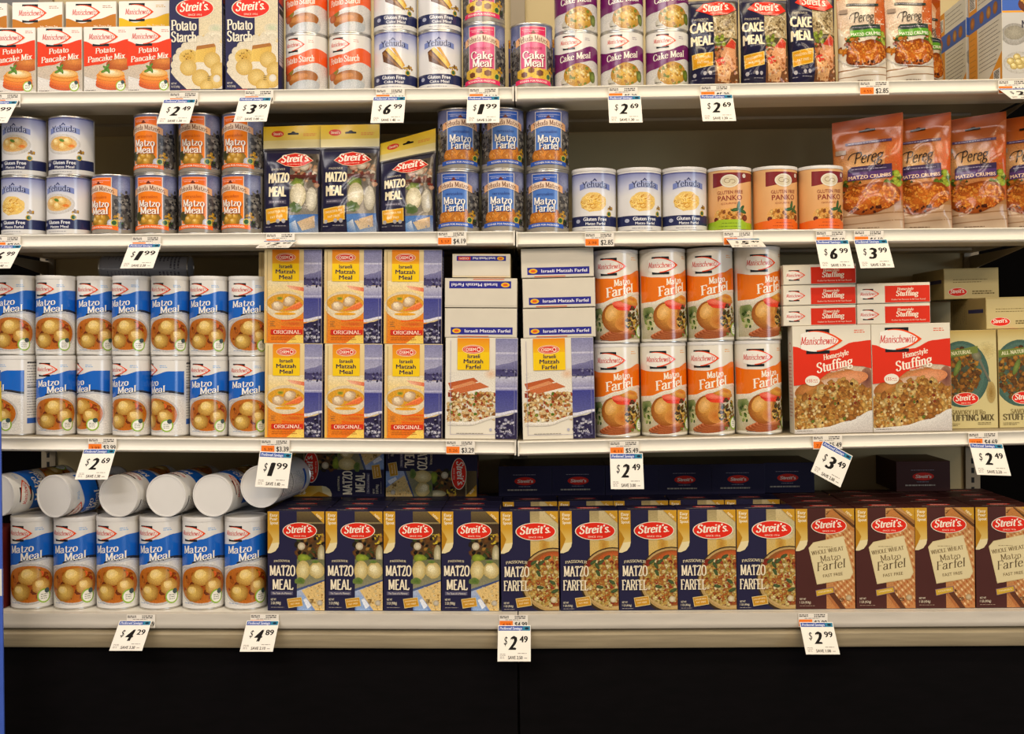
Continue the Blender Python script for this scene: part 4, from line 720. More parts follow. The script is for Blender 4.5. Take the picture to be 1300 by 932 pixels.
def art_pereg(c1, c2, purple):
    a = Art(); W, H = 78, 148; a.rect(FP, 0, 0, W, H, '#a04810', '#a07848'); a.rect(FP, 0, 0, W, 42, '#983f0e', '#ac5c22'); a.ell(PI_, 34, 62, 46, 34, '#cba06a', '#a85a20', 0, 30) if purple else a.ell(PI_, 34, 50, 46, 50, '#d8cab4', '#c49068', 0, 30)
    if not purple: a.rect(FP, 0, 60, W, H, '#cfc2a8', '#d6cdbc'); a.ell(PI_, 34, 46, 40, 34, '#d9cdb8', '#c8a688', 0, 30)
    a.ell(PI_, 78, 60, 20, 50, '#bc4c16', '#b06030', 0, 22)
    a.rect(FP, 0, 116, W, H, '#a8805c' if purple else '#cfc4b0', '#bca890' if purple else '#d0c8ba'); a.band(FP, 0, W, fit([(0, 128), (W, 124)]), fit([(0, 130), (W, 125.5)]), '#8f6a48'); a.band(FP, 0, W, fit([(0, 138), (W, 134)]), fit([(0, 139.4), (W, 135.4)]), '#98785a')
    a.scatter(PI_, 26, 68, 84, 9, 10, 2, 4.6, ['#8a9a2c', '#a8b83c', '#5a7220', '#c0c860'], 4); a.scatter(PI_, 24, 20, 88, 12, 8, 2, 4, ['#6a8030', '#3c4a1c', '#a05a20', '#c87a2c'], 5); a.scatter(PI_, 24, 14, 98, 12, 10, 2, 4.4, ['#d07a24', '#a85418', '#e09838', '#8a3c14'], 6)
    a.ell(PI_, 43, 106, 33, 19.5, '#c86a1e', '#7c3810', -14, 30, .05, 5); a.scatter(PI_, 260, 44, 105, 30, 16, .8, 2.4, ['#cc7424', '#b8581a', '#d4852e', '#a85018', '#c86c22', '#d89038'], 7, edge=.8); a.scatter(PI_, 14, 40, 120, 24, 4, 1, 2.2, ['#4a2010', '#6a3014'], 8)
    if not purple: a.ring(PI_, 40, 104, 42, 22, 1.4, '#b8b0a4', 24, 30, 170)
    a.rect(FI, 15, 31, 66, 34.4, '#4a3458' if purple else '#2c3a34'); a.micro(FI, 18, 31.8, 63, 33.6, 1, '#b8a8b8', 3, .35)
    a.z += 1
    yb = 64
    a.poly(FP, [(18, yb + 4), (22, yb), (66, yb - 1), (66, yb + 16), (18, yb + 18)], c1); a.poly(FP, [(18, yb + 8), (66, yb + 6), (66, yb + 16), (18, yb + 18)], c2); a.micro(FI, 22, yb + 2, 62, yb + 5, 1, '#9a90a4', 3, .5); a.text(TI, 'MATZO CRUMBS', 19, 65, yb + 16.6, 4.6, '#e8c8a8' if purple else '#e9ead0', 'sans', .03, 0, 2)
    a.text(LG, 'Pereg', 24, 56, 60, 15, '#1c1410', 'pen', (1.2, .7), .22, 4, serif=0); a.ring(LG, 27, 54, 9, 9, .9, '#1c1410', 16, 180, 290); a.ring(LG, 52, 61, 5, 6, .8, '#1c1410', 14, 20, 200)
    a.poly('hang_hole', [(30, 16), (36, 15.6), (38, 14), (41, 14), (43, 15.4), (48, 15.6), (48, 18.4), (30, 18.4)], '#1a0e0a')
    a.micro(FI, 28, 142, 56, 144, 1, '#5a4634', 5, .4); a.rect(FI, 4, 40, 16, 46, '#9a8674')
    return a
def art_panko(foot, fdark):
    a = Art(); H = 76; a.rect(FP, -44, 2, 44, H - 2, '#dcac74', '#d89c60'); a.band(FP, -23, 42, fit([(-23, 4), (42, 4)]), fit([(-23, 22), (0, 19), (42, 13)]), '#7c1f22')
    a.ell(PI_, 0, 58, 22, 10, '#c88a34', '#d8a058', 0, 24, .1, 2); a.scatter(PI_, 60, 0, 57, 19, 7.5, 1, 2.6, ['#d9a040', '#a86a20', '#e8bc68', '#c07c2c', '#8a4a18'], 4)
    a.ell(PI_, -18, 62, 3, 3, '#7a2c1c', '#4a1810'); a.ell(PI_, 20, 60, 4, 4, '#8a3a1c', '#5a2c14')
    for x, y, r in ((11, 45, -80), (7, 50, 170), (15, 49, -50), (17, 52, 20)): a.ell(PI_, x, y, 6, 2.2, '#3f6a34', '#2c4a24', r, 10)
    a.band(FP, -44, 44, fit([(-44, 66), (-20, 64), (-14, 62), (16, 62), (22, 66), (44, 66)]), H - 2, foot); a.z += 2
    a.micro(FI, -10, 65, 12, 68, 1, fdark, 3, .4); a.micro(FI, -14, 69, 16, 72, 1, fdark, 4, .4)
    a.ell(LG, 0, 14.5, 11.6, 8, '#e0d8c4', n=24); a.ell(LG, 0, 14.5, 9.8, 6.6, '#d2c4a4', n=22); a.ring(LG, -3, 14, 4, 3, .7, '#8a7454', 14, 20, 300); a.ring(LG, 3, 15, 4, 2.6, .7, '#8a7454', 14, 180, 460); a.ell(BD, 19, 8, 2.6, 2.6, '#d8ccc0')
    c = '#8a3428'
    a.text(TI, 'GLUTEN FREE', -16, 17, 31, 4.4, c, 'sans', .005, 0, 2); a.text(TI, 'PANKO', -15, 16, 39, 6.6, c, 'sans', .012, 0, 2); a.text(FI, 'GOURMET', -11, 11, 43.6, 2.2, '#a86040', 'sans', 0, 0, 2)
    return a
def art_noodle_front():
    a = Art(); W, H = 60, 142; a.rect(FP, 0, 0, W, H, '#c4c2bc', '#b9b6b0'); a.rect(FP, 0, 30, W, 54, '#3c62b4'); a.rect(FP, 0, 54, W, 56.5, '#e09a2c'); a.ell(PI_, 46, 46, 26, 14, '#7a3c1c', '#5c2c18', 0, 20); a.scatter(PI_, 20, 44, 44, 20, 10, 1.5, 3.5, ['#c8822c', '#8a4a1c', '#e0a848'], 3)
    a.ell(PI_, 15, 84, 17, 14, '#b4b2ac', '#908c84', 0, 22); a.ell(PI_, 15, 82, 13, 9, '#a09a88', '#8a8474'); a.ell(PI_, 20, 120, 19, 14, '#dcd8d0', '#a8a49c', 0, 24)
    for x, y in ((10, 118), (18, 113), (26, 117), (14, 124), (22, 124), (30, 124), (20, 119)): ball(a, x, y, 5, '#d9c684', '#a48c48', seed=x)
    a.text(TI, 'Noodles', 24, 58, 76, 9, '#2c2a3c', 'pen', (1.8, .7)); return a
def art_noodle_side():
    a = Art(); W, H = 112, 142; S = 'side_print'; a.rect(S, 0, 0, W, H, '#dcd8c8'); a.rect(S, 0, 0, 30, H, '#e0962c'); a.rect(S, 0, 32, W, 56, '#3c62b4')
    for x, c in ((6, '#c87a2c'), (38, '#b4642c'), (62, '#d09a50'), (84, '#b87434')): a.ell(S, x + 8, 44, 8, 8, c, '#8a5a30')
    a.micro(S, 36, 60, 108, 118, 11, '#6a665c', 3, .5); a.micro(S, 34, 4, 108, 28, 4, '#7a746a', 5, .5); a.micro(S, 4, 62, 26, 120, 8, '#a8701c', 8, .4); a.rect(S, 4, 8, 26, 26, '#e8e4da'); a.micro(S, 6, 9, 24, 25, 7, '#3a3a3a', 9, .8)
    a.poly(S, [(52, H), (W, 104), (W, H)], '#e0962c'); a.rect(S, 84, 124, 106, 138, '#e8e4da'); a.micro(S, 86, 125, 104, 137, 6, '#2a2a2a', 7, .8)
    return a
def art_orange_box():
    a = Art(); a.rect(FP, 0, 0, 62, 84, '#6a6ac0', '#6466b4'); a.rect(FP, 0, 0, 62, 11, '#e8a434'); a.scatter(PI_, 40, 31, 5, 30, 5, .8, 2.4, ['#d88a1c', '#f0c060', '#c8641c'], 3, inside=lambda x, y: 1 < x < 61 and 1 < y < 10)
    a.rect(FP, 0, 38, 62, 44, '#d8b0b8'); a.rect(FP, 0, 74, 62, 84, '#e0a040'); a.text(TI, 'Crumbs', 8, 54, 30, 9, '#f0e8d8', 'pen', (2.2, .9)); return a
# ================================================================== package bodies
import bmesh
UB, UC = 1 / 595.0, 1 / 586.0
DES = {}
def carton_mesh(name, w, d, h, cols, mat, bev=0.0008):
    bm = bmesh.new(); bmesh.ops.create_cube(bm, size=1.0)
    for v in bm.verts: v.co = Vector((v.co.x * w, v.co.y * d, (v.co.z + .5) * h))
    bmesh.ops.bevel(bm, geom=list(bm.edges), offset=bev, segments=2, affect='EDGES', profile=.5)
    me = bpy.data.meshes.new(name); bm.to_mesh(me); bm.free(); me.materials.append(mat)
    ca = me.color_attributes.new('Col', 'FLOAT_COLOR', 'CORNER'); L = {k: lin(v) for k, v in cols.items()}
    for p in me.polygons:
        n = p.normal; ax = max(range(3), key=lambda i: abs(n[i])); key = (('left', 'right'), ('front', 'back'), ('bottom', 'top'))[ax][n[ax] > 0]
        c = L.get(key) or L['all']
        for li in p.loop_indices: ca.data[li].color = c
    return me
def hang(parts, meshes, main, suffix_parent=True):
    """first printed area is the part, the rest are its sub-parts"""
    for prt, me in meshes: parts.append((prt, me, None if prt == main else main))
def box_design(name, wpx, hpx, dpx, cols, front=None, top=None, left=None, right=None, mat='carton', U=UB, bodyname='carton'):
    w, h, d = wpx * U, hpx * U, dpx * U; b = 0.0007; P = []
    P.append((bodyname, carton_mesh(name + '_' + bodyname, w, d, h, cols, M[mat]), None))
    def mk(art, W, H, fn, main):
        hang(P, sorted(realise(art, fn, M[mat], (0, 0, W, H)), key=lambda t: t[0] != main), main)
    if front:
        a, W, H = front; mk(a, W, H, lambda x, y, z: (((x / W - .5) * (w - 2 * b), -d / 2 - .00015 - z * EPS, b + (1 - y / H) * (h - 2 * b)), (0, -1, 0)), FP)
    V, Fc = [], []; boxvf(-w / 2 + .001, w / 2 - .001, -d / 2 + .0012, d / 2 - .0035, h - .0002, h + .0005, V, Fc)
    fl = mesh(name + '_top_flap', V, Fc, M[mat]); ca = fl.color_attributes.new('Col', 'FLOAT_COLOR', 'POINT')
    for v in ca.data: v.color = lin(cols.get('top', cols['all']))
    P.append(('top_flap', fl, None))
    if top:
        a, W, H = top; main = list(a.f)[0]; mk(a, W, H, lambda x, y, z: (((x / W - .5) * (w - .0024), d / 2 - .0036 - (y / H) * (d - .005), h + .0006 + z * EPS), (0, 0, 1)), main)
    if left:
        a, W, H = left; mk(a, W, H, lambda x, y, z: ((-w / 2 - .00015 - z * EPS, d / 2 - b - x / W * (d - 2 * b), b + (1 - y / H) * (h - 2 * b)), (-1, 0, 0)), list(a.f)[0])
    if right:
        a, W, H = right; mk(a, W, H, lambda x, y, z: ((w / 2 + .00015 + z * EPS, -d / 2 + b + x / W * (d - 2 * b), b + (1 - y / H) * (h - 2 * b)), (1, 0, 0)), list(a.f)[0])
    DES[name] = dict(kind='box', w=w, d=d, h=h, parts=P)
NSEG = 96
def can_design(name, rpx, hpx, art, artH, body='#dedad2', lid=None, metal_top=True, U=UC, hw=None):
    """lid: None or height in px of a plastic cap added on top"""
    R, h = rpx * U, hpx * U; P = []; rim = .0022; rb = R - .0002
    bm_ = material_col(name, body)
    P.append(('can_body', lathe(name + '_can_body', [(rb - .002, .001), (rb, .0025), (rb, h - .0025), (rb - .002, h - .001)], bm_, NSEG), None))
    P.append(('bottom_rim', lathe(name + '_bottom_rim', [(R - .003, 0), (R + .0004, 0), (R + .0008, .0012), (R + .0006, .0026), (R - .0005, .0034), (R - .003, .0034)], M['tin'], 64), None))
    if lid:
        H = lid * U
        P.append(('lid', lathe(name + '_lid', [(R - .001, h - H), (R + .0006, h - H), (R + .0008, h - H + .001), (R + .0007, h - .0015), (R + .0004, h), (R - .0022, h), (R - .0032, h - .0016), (R - .02, h - .0018)], M['lid'], 72), None))
    else:
        P.append(('top_rim', lathe(name + '_top_rim', [(R - .0005, h - .0034), (R + .0006, h - .0026), (R + .0008, h - .0012), (R + .0004, h), (R - .0022, h), (R - .003, h - .003), (R - .01, h - .0032)], M['tin'], 64), None))
    th = 2 * math.pi / NSEG; step = R * th / U; top = h
    def mp(x, y, z):
        t = x * U / R / th; i = math.floor(t + 1e-9); f = t - i; r = R + .00005 + z * EPS
        a, b2 = i * th, (i + 1) * th; X = r * (math.sin(a) * (1 - f) + math.sin(b2) * f); Y = -r * (math.cos(a) * (1 - f) + math.cos(b2) * f)
        an = t * th
        return (X, Y, top - (y / artH) * h), (math.sin(an), -math.cos(an), 0)
    W = math.pi * R / U - .5
    hang(P, sorted(realise(art, mp, M['canlabel'], (-W, (lid or 2) + .0, W, artH - 2), sx=step), key=lambda t: t[0] != FP), FP)
    P = [(('label' if n == FP else n), me, ('label' if p == FP else p)) for n, me, p in P]
    DES[name] = dict(kind='can', r=R + .0011, h=h, parts=P)
_mc = {}
def material_col(name, col):
    if col not in _mc: _mc[col] = material('paper_label_' + col[1:], col, 0.3, coat=.2, var=.03, nscale=16)
    return _mc[col]
def pouch_design(name, wpx, hpx, tpx, art, skew=0.0, header=0.0, seed=1, base='#2a2834', U=UB, wav=1.0, curl=0.0):
    w, h, T = wpx * U, hpx * U, tpx * U; r = random.Random(seed); ph = [r.uniform(0, 6.28) for _ in range(8)]; P = []
    def surf(x, y, side):   # x, y in px from top-left
        u, v = x / wpx, 1 - y / hpx; e = max(0.0, 1 - abs(2 * u - 1) ** 2.6) ** .62
        vt = 1 - header; g = 1.0 if v < .12 else max(0.0, 1 - ((v - .12) / max(vt - .12, .01)) ** 2.2) if v < vt else 0.0
        g *= .55 + .45 * min(1, v / .12)
        t = T * .5 * e * g
        k = wav * U * min(1, e * 1.5)
        wob = k * (1.1 * math.sin(3.2 * u * 3 + 4.0 * v * 3 + ph[0]) + .8 * math.sin(9 * v * 2 - 5 * u + ph[1]) + .45 * math.sin(17 * u + 6 * v + ph[2]) + .35 * math.sin(26 * v - 13 * u + ph[3])) * (g * .8 + .1)
        edge = .0012 + (0 if side < 0 else 0)
        taper = 1 - .05 * g * e * 0 - .03 * math.sin(math.pi * min(1, v / max(vt, .1))) * (abs(2 * u - 1) ** 3)
        X = (u - .5) * w * taper; Z = v * h + skew * h * (u - .5) * max(0, v - .25) * 1.3
        Y = side * (t + edge * .35) + (wob if side < 0 else wob * .6) - curl * h * max(0, v - .7) ** 1.5 * (1 - u)
        return Vector((X, Y, Z))
    nx, ny = 26, 40; V, Fc = [], []
    for side in (-1, 1):
        for j in range(ny + 1):
            for i in range(nx + 1): V.append(tuple(surf(wpx * i / nx, hpx * j / ny, side)))
    S = (nx + 1) * (ny + 1)
    for j in range(ny):
        for i in range(nx):
            a = j * (nx + 1) + i; Fc.append((a, a + nx + 1, a + nx + 2, a + 1)); Fc.append((S + a, S + a + 1, S + a + nx + 2, S + a + nx + 1))
    for i in range(nx):
        Fc.append((i + 1, S + i + 1, S + i, i)); b = ny * (nx + 1) + i; Fc.append((b, S + b, S + b + 1, b + 1))
    for j in range(ny):
        a = j * (nx + 1); Fc.append((a, S + a, S + a + nx + 1, a + nx + 1)); a += nx; Fc.append((a, a + nx + 1, S + a + nx + 1, S + a))
    me = mesh(name + '_pouch', V, Fc, M['foil'], True, 80); ca = me.color_attributes.new('Col', 'FLOAT_COLOR', 'POINT'); c = lin(base); ca.data.foreach_set('color', list(c) * len(V))
    P.append(('pouch_bag', me, None)); lift = .00025
    cw, ch = wpx / nx, hpx / ny
    cache = {}
    def g0(i, j):
        if (i, j) not in cache:
            x, y = i * cw, j * ch; p = surf(x, y, -1); dx = surf(min(x + .5, wpx), y, -1) - surf(max(x - .5, 0), y, -1); dy = surf(x, min(y + .5, hpx), -1) - surf(x, max(y - .5, 0), -1)
            n = dy.cross(dx); n.normalize(); n = -n if n.y > 0 else n; cache[(i, j)] = (p, n)
        return cache[(i, j)]
    def mp(x, y, z):
        i = min(max(int(math.floor(x / cw)), 0), nx - 1); j = min(max(int(math.floor(y / ch)), 0), ny - 1); f, g = x / cw - i, y / ch - j
        A, B, C, D_ = g0(i, j), g0(i + 1, j), g0(i, j + 1), g0(i + 1, j + 1)
        p = A[0] * (1 - f) * (1 - g) + B[0] * f * (1 - g) + C[0] * (1 - f) * g + D_[0] * f * g; n = A[1] * (1 - f) * (1 - g) + B[1] * f * (1 - g) + C[1] * (1 - f) * g + D_[1] * f * g
        n.normalize(); p = p + n * (lift + z * .00006); return tuple(p), tuple(n)
    hang(P, sorted(realise(art, mp, M['foil'], (.6, .6, wpx - .6, hpx - .6), sx=cw, sy=ch), key=lambda t: t[0] != FP), FP)
    DES[name] = dict(kind='pouch', w=w, h=h, d=T, parts=P)

def put(design, mw, name, label, cat, group=None, skip=()):
    root = empty(name, mw); tag(root, label, cat, group); made = {}
    for prt, me, par in DES[design]['parts']:
        if prt in skip or par in skip: continue
        made[prt] = part(prt, me, made[par] if par in made else root)
    return root
def T(x, y, z): return Matrix.Translation((x, y, z))
def R_(a, ax): return Matrix.Rotation(math.radians(a), 4, ax)

# ================================================================== the shelf unit
XL, XJ, XR = at(-46, 300, 0)[0], at(654.5, 300, 0)[0], at(1328, 300, 0)[0]
BACK = 0.42
LEV = {1: (((60, 116), (645, 110.3)), ((660, 110.2), (1240, 100.3))),
       2: (((60, 297.3), (645, 293)), ((660, 294.5), (1240, 289))),
       3: (((60, 554.8), (645, 559)), ((660, 560), (1240, 547.6))),
       4: (((60, 777.5), (645, 779)), ((660, 779), (1240, 775)))}
SURF = {}
for lv, bays in LEV.items():
    for bi, (p, q) in enumerate(bays):
        xa, za = at(*p, 0); xb, zb = at(*q, 0); m = (zb - za) / (xb - xa)
        x0, x1 = (XL, XJ - .0012) if bi == 0 else (XJ + .0012, XR)
        SURF[lv, bi] = (x0, za + m * (x0 - xa), x1, za + m * (x1 - xa), m)
def zs(lv, x):
    x0, z0, x1, z1, m = SURF[lv, 0 if x < XJ else 1]; return z0 + m * (x - x0), math.degrees(math.atan(m))
bayname = ('left', 'right'); levname = {1: 'top', 2: 'second', 3: 'third', 4: 'bottom'}
def bracket_mesh():
    y0, y1 = .07, BACK - .012; pr = [(y0, -.0302), (y1, -.0302), (y1, -.072), (y1 - .012, -.075), (y1 - .035, -.062), (y1 - .08, -.057), (.13, -.037)]
    return extrude_x('bracket', pr, -.0015, .0015, M['post'])
BRK = bracket_mesh()
for lv in (1, 2, 3):
    for bi in (0, 1):
        x0, z0, x1, z1, m = SURF[lv, bi]; L = math.hypot(x1 - x0, z1 - z0)
        o = empty('gondola_shelf', T(x0, 0, z0) @ R_(-math.degrees(math.atan(m)), 'Y'))
        tag(o, f'ivory metal shelf with price channel, {levname[lv]} level of the {bayname[bi]} bay', 'shelf', 'gondola shelves')
        part('deck', boxmesh('deck', [(0, L, .012, BACK - .01, -.022, -.0003)], M['pan']), o)
        part('front_box', boxmesh('front_box', [(0, L, .010, .105, -.0305, -.0225)], M['enamel']), o)
        part('underside_brace', boxmesh('underside_brace', [(.06, L - .06, .25, .31, -.028, -.0221)], M['pan']), o)
        fas = [(.011, -.0005), (.002, -.0002), (-.002, -.0012), (-.003, -.003), (-.0012, -.0048), (.001, -.009), (.0014, -.015), (.0, -.021), (-.003, -.0245), (-.0042, -.0262), (-.003, -.028), (.002, -.0308), (.011, -.0308)]
        part('price_channel', extrude_x('price_channel', fas, 0.0, L, M['enamel'], True), o)
        for xe in (.004, L - .004):
            b = part('bracket', BRK, o); b.location = (xe, 0, 0)
            e = part('end_cap', boxmesh('end_cap', [(-.0015, .0015, -.0046, .012, -.0314, .0002)], M['enamel']), o); e.location = (.0018 if xe < .1 else L - .0018, 0, 0)
# base deck
for bi in (0, 1):
    x0, z0, x1, z1, m = SURF[4, bi]; L = math.hypot(x1 - x0, z1 - z0)
    o = empty('base_shelf', T(x0, 0, z0) @ R_(-math.degrees(math.atan(m)), 'Y'))
    tag(o, f'scuffed beige base shelf with rails and black kick plate, {bayname[bi]} bay', 'shelf', 'base shelves')
    part('deck', boxmesh('deck', [(0, L, .012, BACK - .01, -.03, -.0003)], M['enamel']), o)
    fas = [(.012, -.0005), (.002, -.0002), (-.003, -.002), (-.0035, -.008), (-.003, -.02), (-.004, -.0225), (-.004, -.028), (-.002, -.0325), (.004, -.035), (.012, -.035)]
    part('front_rail', extrude_x('front_rail', fas, 0, L, M['rail'], True), o)
    low = [(.02, -.0345), (.012, -.0365), (.008, -.040), (.0, -.0425), (-.003, -.046), (-.003, -.070), (.0, -.0745), (.02, -.0745)]
    part('lower_rail', extrude_x('lower_rail', low, 0, L, M['enamel_worn'], True), o)
    part('kick_plate', boxmesh('kick_plate', [(0, L - .001, .016, .03, -(min(z0, z1)) + .001, -.074)], M['kick']), o)
# back panels, posts, neighbours, floor
zb, zt = .0, 1.75
o = tag(link(bpy.data.objects.new('wall_back', None)), 'beige steel back panels of the shelf unit', None, None, 'structure')
for bi, (a, b) in enumerate(((XL, XJ), (XJ, XR))):
    for k, (u, v) in enumerate(((zb, .62), (.622, 1.18), (1.182, zt))):
        part('panel', boxmesh('panel', [(a + .018, b - .018, BACK, BACK + .012, u, v)], M['back']), o)
for i, x in enumerate((XL, XJ, XR)):
    p = empty('upright_post', T(x, BACK - .006, 0)); tag(p, ('slotted steel upright post at the left end of the shelf unit', 'slotted steel upright post between the two bays', 'slotted steel upright post at the right end of the shelf unit')[i], 'post', 'upright posts')
    part('column', boxmesh('column', [(-.0175, .0175, -.004, .03, zb, zt)], M['post']), p)
    part('slot_row', boxmesh('slot_row', [(-.004, .003, -.0046, -.0038, .2 + k * .0235, .2 + k * .0235 + .013) for k in range(60)], M['hole']), p)
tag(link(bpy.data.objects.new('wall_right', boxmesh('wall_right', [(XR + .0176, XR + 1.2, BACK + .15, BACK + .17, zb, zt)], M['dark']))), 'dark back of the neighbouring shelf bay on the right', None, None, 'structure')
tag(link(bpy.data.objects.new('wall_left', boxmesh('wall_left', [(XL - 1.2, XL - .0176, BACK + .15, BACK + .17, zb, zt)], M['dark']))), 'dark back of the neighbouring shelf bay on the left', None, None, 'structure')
tag(link(bpy.data.objects.new('floor', boxmesh('floor', [(-5, 5, -8.0, 1.0, -.05, 0)], M['floor']))), 'grey shop floor in the aisle', None, None, 'structure')
# ================================================================== build each kind of package once
box_design('pancake', 58, 84.5, 24, dict(all='#dcd6ca'), (art_pancake(), 58, 80))
for nm, c in (('mix_brown', '#b8721c'), ('mix_yellow', '#e4b010')): box_design(nm, 67, 127, 30, dict(all='#dcd6ca'), (art_mix(c), 68, 118))
def starch_side():
    a = Art(); S = 'side_print'; a.rect(S, 0, 0, 34, 134, '#2a2860'); a.rect(S, 4, 26, 30, 100, '#c9c8d4'); a.micro(S, 6, 40, 28, 96, 16, '#6a6a80', 3, .6); a.rect(S, 5, 28, 29, 36, '#2a2a3c'); a.rect(S, 4, 4, 30, 22, '#c8483c'); return a
box_design('starch_box', 68, 137.5, 34, dict(all='#24234a'), (art_starch_box(), 68, 134), right=(starch_side(), 34, 134))
can_design('starch_can', 27, 72.5, art_manis_can('#e25a24', 'Potato Starch', 'soup'), 68, '#d6d3ce')
can_design('purple_can', 27.2, 71, art_manis_can('#6c1c5c', 'Cake Meal', 'kugel'), 68, '#dcd8ce')
can_design('gf_cake', 27.6, 75, art_yehuda_gf('cake', 'Cake Meal'), 75)
can_design('gf_meal', 27.9, 75.2, art_yehuda_gf('soup', 'Matzo Meal'), 75)
can_design('gf_farfel', 27.9, 75.2, art_yehuda_gf('noodle', 'Matzo Farfel'), 75)
can_design('gf_farfel_lid', 27.9, 80.5, art_yehuda_gf('noodle', 'Matzo Farfel').inside(lambda v: (v[0], v[1] * .945 + 4.2) + v[2:]), 75, lid=4)
can_design('orange_can', 26.6, 76.4, art_yehuda_m('#ee7e14', '#ec6a16', 'Matzo', 'Meal', 'ball'), 77, '#8d8880')
can_design('blue_can', 27.0, 77.8, art_yehuda_m('#4a76c0', '#2c56b0', 'Matzo', 'Farfel', 'farfel'), 77, '#8d8880')
can_design('pink_can', 26.8, 83.5, art_yehuda_m('#dc5a86', '#d82a5c', 'Cake', 'Meal', 'cake'), 77, '#8d8880')
can_design('meal_canister', 23.9, 101.5, art_meal_canister(), 102, '#dfdcd6', lid=5)
can_design('meal_canister_large', 23.6, 104, art_meal_canister(), 102, '#dfdcd6', lid=5, U=UC * 1.12)
can_design('farfel_canister', 29.1, 117.4, art_farfel_canister(), 119, '#e0dacb', lid=4)
can_design('panko_green', 27.3, 80, art_panko('#96b422', '#5a7010').inside(lambda v: (v[0], v[1] * .96 + 3) + v[2:]), 76, '#d8a468', lid=4)
can_design('panko_orange', 27.8, 80.5, art_panko('#e0641c', '#a83c10').inside(lambda v: (v[0], v[1] * .96 + 3) + v[2:]), 76, '#d8a468', lid=4)
def sea_side(w, h):
    a = Art(); a.rect('side_print', 0, 0, w, h, '#3c3a6c'); a.rect('side_print', 4, 8, w - 4, h * .4, '#b4b2c4'); a.micro('side_print', 6, 12, w - 6, h * .38, 9, '#3a3860', 3, .6); return a
def art_osem_meal_end():
    a = Art(); E = 'end_print'; a.rect(E, 0, 0, 74, 30, '#d6cebc'); a.rect(E, 5, 21, 69, 28, '#2a2a86'); L = 'end_lettering'; a.ell(L, 12, 24.5, 4.6, 2.6, '#e6b21c'); a.ell(L, 12, 24.5, 2.6, 1.4, '#d8582c'); a.text(L, 'Israeli Matzah Meal', 19, 48, 26.2, 3.4, '#e8e6ea', 'sans', .02); a.rect(L, 51, 22, 67, 27, '#c83a24'); a.text(L, 'OSEM', 53, 65, 26, 3, '#f0d8c8', 'sans', .02); return a
box_design('osem_meal', 74, 120, 30, dict(all='#e0d0a8', right='#3c3a6c'), (art_osem_meal(), 74, 121), (art_osem_meal_end(), 74, 30), right=(sea_side(36, 120), 36, 120))
box_design('osem_farfel', 92, 128.6, 37.0, dict(all='#d2cab8', right='#3c3a6c', front='#d2cab8'), (art_osem_farfel(), 92, 130), (art_osem_end(), 92, 38), right=(sea_side(38, 130), 38, 130))
def stuff_side():
    a = Art(); S = 'side_print'; a.rect(S, 0, 0, 26, 136, '#d8d0bc'); a.ring(S, 13, 26, 7, 6, 1, '#c8402c'); a.micro(S, 4, 36, 22, 116, 18, '#c0705c', 3, .6); return a
box_design('stuffing', 98.5, 136, 25.5, dict(all='#dcd4c0'), (art_stuffing(), 100, 136), (art_stuffing_end(), 98, 25), left=(stuff_side(), 26, 136))
box_design('stuffing_flat', 91.6, 136, 25.3, dict(all='#dcd4c0'), (art_stuffing(), 100, 136), (art_stuffing_end(), 98, 25), left=(stuff_side(), 26, 136))
def sav_side():
    a = Art(); S = 'side_print'; a.rect(S, 0, 0, 40, 126, '#a8925c'); a.rect(S, 14, 8, 19, 60, '#3c3a5c'); a.micro(S, 5, 66, 35, 116, 10, '#6a5a34', 3, .6); return a
box_design('savory', 73, 126, 41, dict(all='#b8a46c'), (art_savory(), 74, 126), (art_savory_end(), 74, 40), left=(sav_side(), 40, 126))
box_design('streits_meal', 73.4, 127, 42, dict(all='#22203c', back='#6a5c44'), (art_streits_meal(), 74, 128), (art_streits_top('#22203c'), 74, 42))
box_design('streits_farfel', 73.8, 127, 42, dict(all='#22203c', back='#6a5c44'), (art_streits_farfel(), 74, 128), (art_streits_top('#22203c'), 74, 42))
box_design('streits_ww', 74.4, 127, 42, dict(all='#44221e', back='#6a4c34'), (art_streits_ww(), 74, 128), (art_streits_top('#44221e'), 74, 42))
box_design('noodle_box', 60, 142, 110, dict(all='#d8d2c0', left='#dcd8c8'), (art_noodle_front(), 60, 142), left=(art_noodle_side(), 112, 142))
box_design('orange_box', 62, 84, 24, dict(all='#6466b4', top='#e0a030'), (art_orange_box(), 62, 84))
def scaled(a, sx, sy): return a.inside(lambda v: (v[0] * sx, v[1] * sy) + v[2:])
pouch_design('meal_pouch_a', 76, 142, 26, scaled(pouch_frame_meal(False), 1, 142 / 134), .02, .22, 1); pouch_design('meal_pouch_b', 78, 142, 26, scaled(pouch_frame_meal(False), 78 / 76, 142 / 134), .0, .22, 5); pouch_design('meal_pouch_c', 74, 127, 28, scaled(pouch_frame_meal(False), 74 / 76, 127 / 134), .17, .2, 9, curl=.05)
pouch_design('cake_pouch_a', 66, 115, 30, scaled(pouch_frame_meal(True), 66 / 74, 115 / 112), .03, .03, 2, wav=1.6); pouch_design('cake_pouch_b', 62, 114, 30, scaled(pouch_frame_meal(True), 62 / 74, 114 / 112), -.03, .03, 11, wav=1.6); pouch_design('cake_pouch_c', 62, 121, 30, scaled(pouch_frame_meal(True), 62 / 74, 121 / 112), -.06, .03, 17, wav=1.6)
for nm, wp, sd, wv in (('crumb_pouch_a', 88, 3, 1.2), ('crumb_pouch_b', 80, 8, 1.6), ('crumb_pouch_c', 80, 14, 1.2)): pouch_design(nm, wp, 148, 20, scaled(art_pereg('#3a2c4c', '#54386a', True), wp / 78, 1), .045, .12, sd, '#a8541f', wav=wv)
